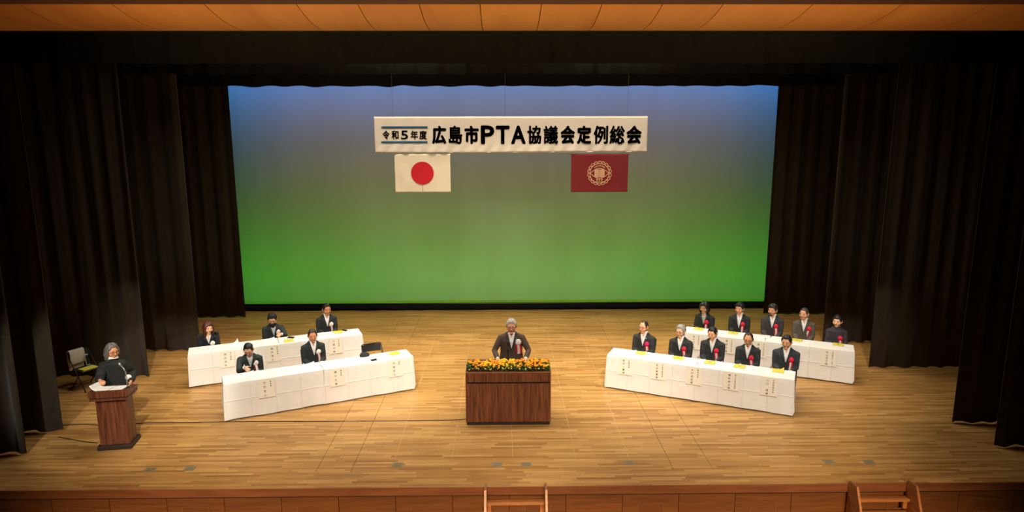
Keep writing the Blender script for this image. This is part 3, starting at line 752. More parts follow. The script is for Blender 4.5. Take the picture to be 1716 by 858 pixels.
def make_cloth(row, s0, L, label, open_left, open_right, seed):
    """one white cloth: flat top, long skirt at the front and the outer end, short at the back"""
    ov = 0.004; x0, x1, y0, y1 = -ov, L+ov, -ov, TD+ov
    if not open_left: x0 = 0.006
    if not open_right: x1 = L-0.006
    pts = []
    def seg(ax, ay, bx_, by_, nx, ny, hem, n, side):
        for i in range(n):
            t = i/n; pts.append((ax+(bx_-ax)*t, ay+(by_-ay)*t, nx, ny, hem, side, t))
    nl, ns = 90, 26
    hl = 0.17 if open_left else 0.10; hr = 0.17 if open_right else 0.10
    seg(x0, y0, x1, y0, 0, -1, 0.028, nl, 'f'); seg(x1, y0, x1, y1, 1, 0, hr, ns, 'r'); seg(x1, y1, x0, y1, 0, 1, 0.40, nl, 'b'); seg(x0, y1, x0, y0, -1, 0, hl, ns, 'l')
    P = len(pts); NZ = 16; vs_ = []; fs = []
    per = 2*(L+TD)
    for k in range(NZ+1):
        t = k/NZ
        for i, (x, y, nx, ny, hem, side, tt) in enumerate(pts):
            # smooth the hem and the normals around corners
            hems = [pts[(i+j) % P] for j in range(-4, 5)]
            hm = sum(q[4] for q in hems)/9; ax = sum(q[2] for q in hems)/9; ay = sum(q[3] for q in hems)/9
            nrm = Vector((ax, ay, 0)); 
            if nrm.length > 1e-5: nrm.normalize()
            if side == 'f': hm = hem
            hm += 0.012*noise.noise(Vector((x*2.2, y*3, seed)))
            z = TZ + (hm-TZ)*t
            q = i/P*per
            open_end = (side == 'f') or (side == 'l' and open_left) or (side == 'r' and open_right) or side == 'b'
            fl_ = 0.004 + (0.022*t if open_end else 0.0)
            wv = 0.016*t*noise.noise(Vector((x*2.6, y*4, seed+0.5*t)))
            if side in 'lr' : wv *= 1.6
            corner = max(0, 1-min(tt, 1-tt)*(L if side in 'fb' else TD)/0.09)
            if open_end: wv += 0.035*t*corner*(0.6+0.4*noise.noise(Vector((x, y, seed))))
            # ironed-in fold lines
            if side == 'f':
                dx = min(abs((x/L*4) % 1), 1-abs((x/L*4) % 1))*L/4; wv += 0.006*max(0, 1-dx/0.022)
                wv += 0.006*max(0, 1-abs(z-0.39)/0.03)
            if not open_end: fl_ = 0.0; wv = 0.0
            vs_.append(Vector((x, y, z - (0.002 if k == 0 else 0)))+nrm*(fl_+wv if k else 0))
    for k in range(NZ):
        for i in range(P):
            j = (i+1) % P; fs.append((k*P+i, k*P+j, (k+1)*P+j, (k+1)*P+i))
    mb = MB(); mb.add(vs_, fs)
    NX, NY = nl, ns   # top
    def tf(u, v):
        x = x0+(x1-x0)*u; y = y0+(y1-y0)*v; z = TZ
        dx = min(abs((x/L*4) % 1), 1-abs((x/L*4) % 1))*L/4
        e_ = 1 if (u in (0, 1) or v in (0, 1)) else 0
        return Vector((x, y, z-0.002*e_ + (0.0 if e_ else 0.0015*max(0, 1-dx/0.02)*0)))
    mb.grid(tf, NX, NY)
    o = B(mb, 'tablecloth', 'cloth', None, True)
    bm = bmesh.new(); bm.from_mesh(o.data); bmesh.ops.remove_doubles(bm, verts=bm.verts[:], dist=0.0008); bmesh.ops.recalc_face_normals(bm, faces=bm.faces[:]); bm.to_mesh(o.data); bm.free()
    auto_smooth(o, 50)
    o.location = row.p(s0, 0); o.rotation_euler = (0, 0, row.ang)
    return tag(o, label, 'tablecloth', 'white cloths on the tables')
where = {'LF': 'front left row', 'LB': 'rear left row', 'RF': 'front right row', 'RB': 'rear right row'}
ends = {'LF': ('outer end near the lectern', 'inner end by the podium'), 'LB': ('outer end by the side curtain', 'inner end toward the stage centre'),
        'RF': ('inner end by the podium', 'outer end toward the right curtains'), 'RB': ('inner end behind the front row', 'outer end by the right curtains')}
for i, k in enumerate(('LF', 'LB', 'RF', 'RB')):
    r_ = ROWS[k]; h = r_.L/2
    for j in range(2):
        make_table(r_, j*h, h, 'folding table under its cloth, %s, %s' % (where[k], ends[k][j]))
        make_cloth(r_, j*h, h, 'white tablecloth reaching the floor, %s, %s' % (where[k], ends[k][j]), j == 0, j == 1, i*5+j)

# name papers hanging over the front edges
def name_paper(row, u0, u1, title, name, label, vtop):
    sa, _ = row.hit(u0, vtop, -0.02); sb, _ = row.hit(u1, vtop, -0.02); c = (sa+sb)/2; W, H_ = 0.297, 0.42
    t = thing('name_paper', label, 'name sign', row.p(c, -0.004, TZ), row.ang, 'name papers hanging from the tables')
    prof = [(0.045, 0.003), (0.012, 0.003), (-0.004, 0.002), (-0.011, -0.006), (-0.014, -0.05)] + [(-0.014-0.020*i/8, -0.05-(H_-0.10)*i/8) for i in range(1, 9)]
    def fn(u, v):
        i = v*(len(prof)-1); a = int(min(i, len(prof)-2)); f_ = i-a
        return Vector(((u-0.5)*W, prof[a][0]*(1-f_)+prof[a+1][0]*f_, prof[a][1]*(1-f_)+prof[a+1][1]*f_))
    sh = B(MB().grid(fn, 4, len(prof)-1), 'sheet', 'name_paper', t, False, fix=False)
    md = sh.modifiers.new('t', 'SOLIDIFY'); md.thickness = 0.0015; md.offset = 0
    def yat(z):
        for i in range(len(prof)-1):
            (ya, za), (yb, zb) = prof[i], prof[i+1]
            if za >= z >= zb and za > zb: return ya+(yb-ya)*(za-z)/(za-zb)
        return prof[-1][0]
    def place(x, z): return Vector((x, yat(z)-0.0035, z))
    def column(txt, xc, size, z_top, z_bot, nm):
        n = len(txt); stp = (z_top-z_bot)/n
        for i, ch in enumerate(txt):
            if ch == ' ': continue
            zc = z_top-stp*(i+0.5); mb = MB(); put_glyph(mb, ch, xc-size/2, xc+size/2, zc-size/2, zc+size/2, place, 0.004, keep=True)
            if mb.v: B(mb, nm, 'ink_soft', t, fix=False)
    column(name, -0.035, 0.048, -0.04, -0.36, 'name_character')
    n = len(title); column(title, 0.075, min(0.032, 0.22/n), -0.04, -0.04-min(0.045, 0.29/n)*n, 'title_character')
    return t
NP = [('LF', 434.7, 458.3, 645, '副会長', '中村哲人', 'name paper hanging below the man who is writing'),
      ('LF', 552, 578, 625, '副会長', '瀬川文博', 'name paper beside the cloth seam of the front left row'),
      ('LF', 650, 675, 605, '会長', '内藤裕己', 'name paper below the empty chair of the front left row'),
      ('LB', 367.7, 392, 593, '常任理事', '酒井浩司', 'name paper of the rear left row, seen left of the writing man'),
      ('LB', 445, 471, 580, '常任理事', '橋本雅之', 'name paper of the rear left row, between the two front men'),
      ('LB', 549.5, 573.5, 566, '常任理事', '仁重利雄', 'name paper of the rear left row nearest the stage centre'),
      ('RF', 1036, 1061, 600, '広島市長', '松井一實様', 'name paper nearest the podium on the front right row'),
      ('RF', 1092, 1117, 608, '広島市教育長', '松井勝憲様', 'name paper second from the podium on the front right row'),
      ('RF', 1150, 1177, 615, '教育次長', '木村滋宏様', 'name paper across the cloth seam of the front right row'),
      ('RF', 1212, 1240, 625, '青少年育成部長', '橋本英士様', 'name paper second from the outer end, front right row'),
      ('RF', 1276, 1304, 632, '学校教育部長', '川口 潤様', 'name paper at the outer end of the front right row'),
      ('RB', 1156, 1175, 563, '高等学校長', '佐々木仁様', 'name paper of the rear right row left of the tall dark-haired front man'),
      ('RB', 1210, 1231, 571, '小学校長会会長', '福田忠様', 'name paper of the rear right row right of the dark-haired front man'),
      ('RB', 1264, 1284, 577, '中学校長会会長', '高橋健様', 'name paper of the rear right row behind the two outer front men'),
      ('RB', 1376, 1403, 588, '幼稚園長会 会長', '秋山淳子様', 'name paper at the outer end of the rear right row')]
for k, u0, u1, v, ti, nm, lb in NP: name_paper(ROWS[k], u0, u1, ti, nm, lb, v)

# papers, pamphlets, phones lying on the tables
def sheet(row, u, v, w_, h_, mat, label, cat='paper', rot=0.0, z=TZ+0.0025, curl=0.0, th=0.0025, name='paper_sheet', group=None, marks=True):
    s_, d_ = row.top(u, v)
    d_ = min(max(d_, h_/2+0.012), TD-h_/2-0.006)
    def fn(a, b):
        x = (a-0.5)*w_; y = (b-0.5)*h_; c = max(0, a+b*0.5-1.0)
        return Vector((x, y, curl*c*c*2.2+0.0015))
    t = thing(name, label, cat, row.p(s_, d_, z), row.ang+R(rot), group)
    sh = B(MB().grid(fn, 10, 8), 'page', mat, t, True, fix=False)
    md = sh.modifiers.new('t', 'SOLIDIFY'); md.thickness = th; md.offset = 1
    if marks:
        mb = MB()
        if mat == 'yellow':
            mb.box(-0.03, 0.03, 0.0, 0.018, th+0.0016, th+0.0022); mb.box(-0.018, 0.018, -0.03, -0.02, th+0.0016, th+0.0022)
        else:
            for i in range(7): mb.box(-w_*0.4, w_*(0.4-0.1*(i % 3)), h_*(0.36-i*0.11), h_*(0.36-i*0.11)+0.004, th+0.0016, th+0.0022)
        if curl == 0: B(mb, 'printed_lines', 'ink_soft' if mat == 'yellow' else cmat('print', (190, 184, 170)), t)
    return t
YP = [('LB', 484, 571, 'yellow pamphlet before the masked man in the rear left row', 0),
      ('LB', 566.5, 556.5, 'yellow pamphlet at the inner end of the rear left row', 0),
      ('LF', 661, 592.5, 'yellow folded pamphlet before the empty chair', 0.02),
      ('RF', 1074.5, 592, 'yellow pamphlet nearest the podium, front right row', 0),
      ('RF', 1136.5, 600, 'yellow pamphlet before the grey-haired man, front right row', 0),
      ('RF', 1190, 607.5, 'yellow pamphlet in the middle of the front right row', 0),
      ('RF', 1239.5, 614, 'yellow pamphlet before the balding man in glasses, front right row', 0),
      ('RF', 1304, 620.5, 'yellow pamphlet with curling page at the outer end, front right row', 0.09),
      ('RB', 1171, 551, 'yellow pamphlet before the woman in glasses, rear right row', 0),
      ('RB', 1228.5, 558, 'yellow pamphlet second from the inner end, rear right row', 0),
      ('RB', 1336, 570, 'yellow pamphlet before the man in the brown-grey jacket', 0),
      ('RB', 1405, 577.5, 'yellow pamphlet before the woman in tweed, rear right row', 0)]
for k, u, v, lb, cu in YP: sheet(ROWS[k], u, v, 0.21, 0.20, 'yellow', lb, 'pamphlet', random.uniform(-6, 6), TZ+0.0045, cu, group='yellow pamphlets on the tables', name='pamphlet')
WPp = [('LB', 345, 585, 0.30, 0.21, 'open printed sheets before the long-haired woman, rear left row', 4, 0),
       ('LB', 392, 577, 0.21, 0.26, 'curled white booklet beside the long-haired woman, rear left row', 10, 0.16),
       ('LB', 448, 569, 0.32, 0.22, 'white sheets before the masked man, rear left row', 3, 0.05),
       ('LB', 545, 558, 0.22, 0.26, 'printed sheets before the rear left row man nearest the centre', -4, 0),
       ('LB', 587, 554, 0.15, 0.21, 'grey handout at the inner end of the rear left row', 0, 0),
       ('LF', 408, 627, 0.40, 0.26, 'printed sheets under the hand of the writing man', 3, 0.03),
       ('LF', 455, 620, 0.21, 0.28, 'printed handout to the right of the writing man', -3, 0),
       ('LF', 517, 613, 0.28, 0.28, 'printed sheets before the crop-haired man, front left row', 5, 0.05),
       ('LF', 545, 607, 0.21, 0.28, 'white sheet right of the crop-haired man, front left row', 0, 0),
       ('LF', 646, 596.5, 0.21, 0.24, 'white sheets left of the folded yellow pamphlet', -2, 0),
       ('RF', 1119, 597, 0.21, 0.22, 'white sheet left of the grey-haired man pamphlet, front right row', 0, 0),
       ('RF', 1172, 604, 0.21, 0.25, 'white sheet left of the middle pamphlet, front right row', 4, 0),
       ('RB', 1281, 562.5, 0.26, 0.24, 'open white booklet before the bearded man, rear right row', 3, 0)]
for k, u, v, w_, h_, lb, ro, cu in WPp: sheet(ROWS[k], u, v, w_, h_, 'paper', lb, 'paper', ro, TZ+0.0015, cu, group='white papers on the tables')
def phone(row, u, v, w_, h_, label, rot, mat='phone', mat2='case'):
    s_, d_ = row.top(u, v); t = thing('phone', label, 'phone', row.p(s_, d_, TZ+0.007), row.ang+R(rot), 'phones on the tables')
    B(MB().bbox(-w_/2, w_/2, -h_/2, h_/2, 0, 0.008, 0.003), 'body', mat2, t); B(MB().box(-w_/2+0.004, w_/2-0.004, -h_/2+0.004, h_/2-0.004, 0.008, 0.0088), 'screen', mat, t)
phone(ROWS['LB'], 487.5, 566, 0.10, 0.15, 'dark phone beside the masked man, rear left row', 60, 'phone', 'phone')
phone(ROWS['LB'], 577.5, 554, 0.075, 0.15, 'dark phone at the inner end of the rear left row', 30, 'phone', 'phone')
phone(ROWS['LF'], 627, 603.5, 0.14, 0.09, 'black handheld device before the empty chair', 8, 'phone', 'phone')
s_, d_ = ROWS['LF'].top(640, 601)
t = thing('pouch', 'clear grey pouch lying beside the black device', 'pouch', ROWS['LF'].p(s_, d_, TZ+0.003), ROWS['LF'].ang)
B(MB().bbox(-0.12, 0.12, -0.06, 0.06, 0, 0.014, 0.006), 'body', 'case', t); B(MB().box(-0.12, 0.12, 0.055, 0.066, 0.004, 0.012), 'zipper', 'dark_steel', t)
s_, d_ = ROWS['LF'].top(611, 597)
pb = MB(); pb.loft([(Vector((0, 0, 0)), Vector((0.10, 0, 0)), Vector((0, 0.055, 0))), (Vector((0, 0, 0.03)), Vector((0.105, 0, 0)), Vector((0, 0.058, 0))), (Vector((-0.01, 0, 0.065)), Vector((0.075, 0, 0)), Vector((0, 0.035, 0))), (Vector((-0.015, 0, 0.085)), Vector((0.055, 0, 0)), Vector((0, 0.012, 0)))], 18)
for i, q in enumerate(pb.v): pb.v[i] = q + Vector((0.008*noise.noise(q*30), 0.008*noise.noise(q*30+Vector((5, 0, 0))), 0.006*max(0, noise.noise(q*25))))
t = thing('pouch', 'crumpled black pouch before the empty chair', 'pouch', ROWS['LF'].p(s_, d_, TZ+0.003), ROWS['LF'].ang)
B(pb, 'body', 'pouch', t, True); B(MB().tube([(-0.07, 0, 0.083), (0.04, 0, 0.087)], 0.004, 6), 'drawstring', 'rubber', t)
s_, d_ = ROWS['RB'].top(1293, 564)
t = thing('pen', 'dark pen lying beside the open booklet, rear right row', 'pen', ROWS['RB'].p(s_, d_, TZ+0.012), ROWS['RB'].ang+R(65))
B(MB().tube([(-0.07, 0, 0), (0.055, 0, 0), (0.07, 0, 0)], [0.005, 0.005, 0.001], 8), 'barrel', 'rubber', t, True); B(MB().box(-0.065, -0.03, -0.001, 0.001, 0.005, 0.008), 'clip', 'steel', t)

# ================================================================== FOLDING CHAIRS
def chair_meshes():
    d = {}
    d['seat'] = MB().bbox(-0.20, 0.20, -0.20, 0.17, 0.415, 0.44, 0.01).mesh('seat')
    bk = MB()
    def fn(u, v): return Vector(((u-0.5)*0.40, 0.205+0.03*(1-(2*u-1)**2)+0.025*v, 0.62+0.15*v))
    bk.grid(fn, 12, 5)
    a = len(bk.v); bk.grid(lambda u, v: fn(u, v)+Vector((0, 0.014, 0)), 12, 5)
    d['backrest'] = bk.mesh('backrest', True, fix=False)
    fr = MB()
    fr.tube([(-0.21, -0.24, 0.012), (-0.215, 0.0, 0.40), (-0.215, 0.19, 0.66), (-0.212, 0.235, 0.77), (-0.18, 0.245, 0.79), (0.18, 0.245, 0.79), (0.212, 0.235, 0.77), (0.215, 0.19, 0.66), (0.215, 0.0, 0.40), (0.21, -0.24, 0.012)], 0.011, 8)
    d['front_frame'] = fr.mesh('front_frame', True)
    rr_ = MB()
    rr_.tube([(-0.19, 0.24, 0.012), (-0.19, -0.10, 0.405), (-0.17, -0.13, 0.41), (0.17, -0.13, 0.41), (0.19, -0.10, 0.405), (0.19, 0.24, 0.012)], 0.011, 8)
    d['rear_frame'] = rr_.mesh('rear_frame', True)
    br = MB(); br.tube([(-0.19, 0.17, 0.09), (0.19, 0.17, 0.09)], 0.008, 8)
    d['cross_bar'] = br.mesh('cross_bar', True)
    ft = MB(); ft.tube([(0, 0, 0), (0, 0, 0.03)], 0.015, 8); d['foot_cap'] = ft.mesh('foot_cap', True)
    for k, mt_ in (('seat', 'chair_black'), ('backrest', 'chair_black'), ('front_frame', 'dark_steel'), ('rear_frame', 'dark_steel'), ('cross_bar', 'dark_steel'), ('foot_cap', 'rubber')): d[k].materials.append(M[mt_])
    return d
CH = chair_meshes()
def chair(loc, rz, label, group='black folding chairs behind the tables'):
    t = thing('folding_chair', label, 'chair', loc, rz, group)
    for k in ('seat', 'backrest', 'front_frame', 'rear_frame', 'cross_bar'): link(k, CH[k], None, t)
    for x, y in ((-0.21, -0.24), (0.21, -0.24), (-0.19, 0.24), (0.19, 0.24)):
        o = link('foot_cap', CH['foot_cap'], None, t); o.location = (x, y, 0)
    return t

# ================================================================== PEOPLE
def elbow(sh, wr, l1, l2, pole):
    d = wr-sh; L = min(d.length, (l1+l2)*0.999); dn = d.normalized()
    a = (l1*l1-l2*l2+L*L)/(2*L); h = math.sqrt(max(0, l1*l1-a*a))
    p = Vector(pole)-dn*Vector(pole).dot(dn); p.normalize()
    return sh+dn*a+p*h
def hand(mb, wr, fd, bn, thumb, curl=0.5, size=1.0, spread=0.06):
    """wr wrist, fd finger direction, bn back-of-hand normal, thumb +-1 along side axis"""
    fd = Vector(fd).normalized(); bn = Vector(bn); bn = (bn-fd*bn.dot(fd)).normalized(); sd = fd.cross(bn)*thumb   # thumb side
    k = size
    mb.loft([(wr-fd*0.01*k, sd*0.026*k, bn*0.020*k), (wr+fd*0.02*k, sd*0.032*k, bn*0.019*k), (wr+fd*0.06*k, sd*0.041*k, bn*0.017*k), (wr+fd*0.09*k, sd*0.042*k, bn*0.014*k), (wr+fd*0.102*k, sd*0.036*k, bn*0.010*k)], 14)
    for i, L in enumerate((0.074, 0.082, 0.077, 0.060)):
        o = (1.5-i)*0.0215*k; p = wr+fd*0.088*k+sd*o; d = (fd+sd*(1.5-i)*spread).normalized(); pts = [p]; ang = 0
        for j, f_ in enumerate((0.45, 0.32, 0.23)):
            ang += curl*(0.55, 0.75, 0.5)[j]
            dd = d*math.cos(ang)-bn*math.sin(ang); pts.append(pts[-1]+dd*L*f_*k)
        mb.tube(pts, [0.0100*k, 0.0095*k, 0.0088*k, 0.0068*k], 8)
    p = wr+fd*0.025*k+sd*0.028*k; d1 = (fd*0.65+sd*0.75-bn*0.25).normalized(); d2 = (fd*0.9+sd*0.3-bn*0.35).normalized()
    mb.tube([p, p+d1*0.035*k, p+d1*0.035*k+d2*0.03*k, p+d1*0.035*k+d2*0.052*k], [0.014*k, 0.0115*k, 0.0105*k, 0.0075*k], 8)
def head_into(mb, MH, wide=1.0, jaw=1.0, ears=True):
    seg, rings = 28, 20; t = MB(); t.ball((0, 0, 0), 1, seg, rings)
    vs_ = []
    for q in t.v:
        x, y, z = q.x*0.076*wide, q.y*0.096, q.z*0.118
        if q.z < 0:
            f_ = (-q.z)**1.4
            x *= 1-0.30*f_/jaw
            if q.y > 0: y *= 1-0.45*f_
            else: y *= 1-0.02*f_
        if q.y < -0.5: y *= 0.985
        vs_.append(MH @ Vector((x, y, z)))
    mb.add(vs_, t.f)
    def bl_(c, r): mb.ball(c, r, 14, 9, MH)
    mb.tube([MH @ Vector(p) for p in ((0, -0.088, 0.022), (0, -0.101, -0.005), (0, -0.111, -0.024), (0, -0.100, -0.034))], [0.008, 0.0105, 0.0135, 0.009], 10)
    for s_ in (-1, 1):
        bl_((s_*0.012, -0.099, -0.028), (0.009, 0.010, 0.008))
        bl_((s_*0.031*wide, -0.080, 0.030), (0.026, 0.013, 0.009))
        bl_((s_*0.040*wide, -0.058, -0.026), (0.030, 0.027, 0.032))
        if ears:
            bl_((s_*0.079*wide, 0.010, -0.006), (0.010, 0.020, 0.032)); bl_((s_*0.076*wide, 0.004, -0.030), (0.008, 0.010, 0.012))
    bl_((0, -0.056, -0.090*jaw), (0.034, 0.026, 0.024)); bl_((0, -0.079, -0.057), (0.030, 0.011, 0.018))
def sstep(a, b, x):
    t = max(0.0, min(1.0, (x-a)/(b-a))); return t*t*(3-2*t)
def hair_build(style, seed, wide=1.0):
    na, nt = 64, 18; mb = MB(); vs_ = []; fs = []
    def hl(ad):  # hairline height by azimuth in degrees
        a = abs(ad)
        if style in ('short', 'tidy', 'full', 'grey', 'crop'):
            fr = {'short': 0.078, 'tidy': 0.080, 'full': 0.066, 'grey': 0.080, 'crop': 0.084}[style]
            return fr+(0.03-fr)*sstep(35, 58, a)+(-0.035)*sstep(55, 72, a)+0.045*sstep(76, 92, a)-0.115*sstep(112, 140, a)
        if style == 'bald':
            return 0.099+0.006*sstep(8, 34, a)-0.065*sstep(46, 66, a)-0.050*sstep(60, 74, a)+0.045*sstep(78, 94, a)-0.12*sstep(112, 140, a)
        if style == 'bob':
            return 0.055-0.035*sstep(22, 44, a)-0.135*sstep(44, 66, a)-0.01*sstep(100, 150, a)
        if style == 'long':
            return 0.066-0.02*sstep(15, 40, a)-0.26*sstep(40, 62, a)-0.03*sstep(100, 150, a)
        if style == 'greylong':
            return 0.082-0.03*sstep(25, 50, a)-0.20*sstep(54, 76, a)-0.03*sstep(100, 150, a)
        if style == 'tied':
            return 0.064-0.05*sstep(32, 60, a)-0.02*sstep(55, 72, a)+0.02*sstep(76, 95, a)-0.105*sstep(105, 140, a)
        return 0.06
    th = {'short': 0.014, 'tidy': 0.016, 'full': 0.026, 'grey': 0.020, 'crop': 0.009, 'bald': 0.010, 'bob': 0.024, 'long': 0.022, 'greylong': 0.024, 'tied': 0.014}[style]
    fr_ = {'full': 22, 'bob': 16, 'greylong': 26, 'long': 18}.get(style, 30)
    for i in range(na):
        ad = -180+360*i/na; a = R(ad); h = hl(ad)
        # arc length along the head: over the dome, then straight down
        phi_h = math.acos(max(-1, min(0.995, h/0.118))) if h > 0 else math.pi/2
        drop = max(0, -h)
        tot = phi_h*0.1+drop
        for k in range(nt+2):
            t = min(1.0, k/nt); sl = t*tot
            if k == nt+1: inn = True
            else: inn = False
            if sl <= phi_h*0.1 or drop == 0:
                ph = sl/0.1; z = math.cos(ph); rad = math.sin(ph); zz = 0.118*z; below = 0
            else:
                rad = 1.0; zz = -(sl-phi_h*0.1); below = -zz
            edge = 1-0.75*t**6 if style not in ('bob', 'long', 'greylong') or abs(ad) < 45 else 1-0.3*t**8
            off = th*edge*(1+0.55*noise.noise(Vector((math.sin(a)*3, math.cos(a)*3, zz*fr_+seed))))
            if style in ('full', 'grey', 'short', 'tidy') and abs(ad) < 60 and t > 0.35: off += 0.010*(1-abs(ad)/60)*edge
            off = max(off, 0.003)
            if inn: off = -0.008
            narrow = 1.0
            if style not in ('bob', 'long', 'greylong') and zz < 0: narrow = 1-0.35*(-zz/0.118)**1.4
            if style in ('bob', 'greylong') and below > 0: narrow = 1+0.15*math.sin(min(1, below/0.1)*math.pi)-0.10*sstep(0.08, 0.13, below)
            if style == 'long' and below > 0: narrow = 1+0.10*math.sin(below*40+seed)*0.6
            x = (0.076*wide*narrow+off)*rad*math.sin(a); y = -(0.096*(narrow if abs(ad) > 90 else 1)+off)*rad*math.cos(a)
            if style == 'long' and below > 0.06: y = y*0.8 - 0.012
            vs_.append(Vector((x, y, zz+off*max(0, math.cos(min(sl/0.1, 1.57))) if rad < 1 else zz)))
    K = nt+2
    for i in range(na):
        j = (i+1) % na
        for k in range(K-1): fs.append((i*K+k, i*K+k+1, j*K+k+1, j*K+k))
    mb.add(vs_, fs)
    if style == 'tied': mb.ball((0, 0.115, -0.02), (0.035, 0.03, 0.045), 14, 10)
    return mb
EYE = MB().ball((0, 0, 0), (0.0135, 0.006, 0.0062), 12, 8).mesh('eye', True); EYE.materials.append(M['eye_white'])
PUP = MB().ball((0, -0.0035, 0.0006), (0.0062, 0.0034, 0.0058), 10, 8).mesh('pupil', True); PUP.materials.append(M['pupil'])
LIP = MB().ball((0, 0, 0), (0.022, 0.006, 0.0062), 14, 8).mesh('lips', True); LIP.materials.append(M['lips'])
ROS = None
def rosette_mesh(mat):
    mb = MB(); n = 40
    rings = [(0.0, 0.016), (0.012, 0.018), (0.022, 0.012), (0.032, 0.013), (0.044, 0.004), (0.044, 0.0), (0.0, 0.0)]
    for k, (r_, y) in enumerate(rings):
        for i in range(n):
            a = 2*math.pi*i/n; s_ = 1+(0.06*math.cos(a*14) if r_ > 0.03 else 0.08*math.cos(a*6) if r_ > 0.01 else 0)
            mb.v.append(Vector((r_*s_*math.cos(a), -y-(0.003*math.cos(a*14) if r_ > 0.02 and y > 0 else 0), r_*s_*math.sin(a))))
    for k in range(len(rings)-1):
        for i in range(n): j = (i+1) % n; mb.f.append((k*n+i, k*n+j, (k+1)*n+j, (k+1)*n+i))
    me = mb.mesh('rosette', True); me.materials.append(M[mat]); return me
def ribbon_mesh(x0, x1, L, mat, lift):
    mb = MB(); mb.grid(lambda u, v: Vector((x0+(x1-x0)*u*(1+0.15*v)+0.006*v*math.sin(v*4), -lift-0.004*math.sin(v*5+u), -L*v)), 3, 8)
    mb.grid(lambda u, v: Vector((x0+(x1-x0)*u*(1+0.15*v)+0.006*v*math.sin(v*4), -lift+0.0012-0.004*math.sin(v*5+u), -L*v)), 3, 8)
    me = mb.mesh('ribbon', True, fix=False); me.materials.append(M[mat]); return me
RO = {k: rosette_mesh(k+'_rosette') for k in ('red', 'magenta', 'white')}
RB_ = {'red': [ribbon_mesh(-0.030, 0.030, 0.155, 'red_ribbon', 0.002), ribbon_mesh(-0.014, 0.014, 0.165, 'white_ribbon', 0.005)],
       'white': [ribbon_mesh(-0.030, 0.028, 0.150, 'maroon_ribbon', 0.002), ribbon_mesh(-0.012, 0.016, 0.155, 'white_ribbon', 0.005)],
       'speaker': [ribbon_mesh(-0.040, 0.036, 0.165, 'red_ribbon', 0.002), ribbon_mesh(-0.016, 0.016, 0.165, 'white_ribbon', 0.005)]}
RB_['magenta'] = RB_['red']
GREY = (52, 53, 50)
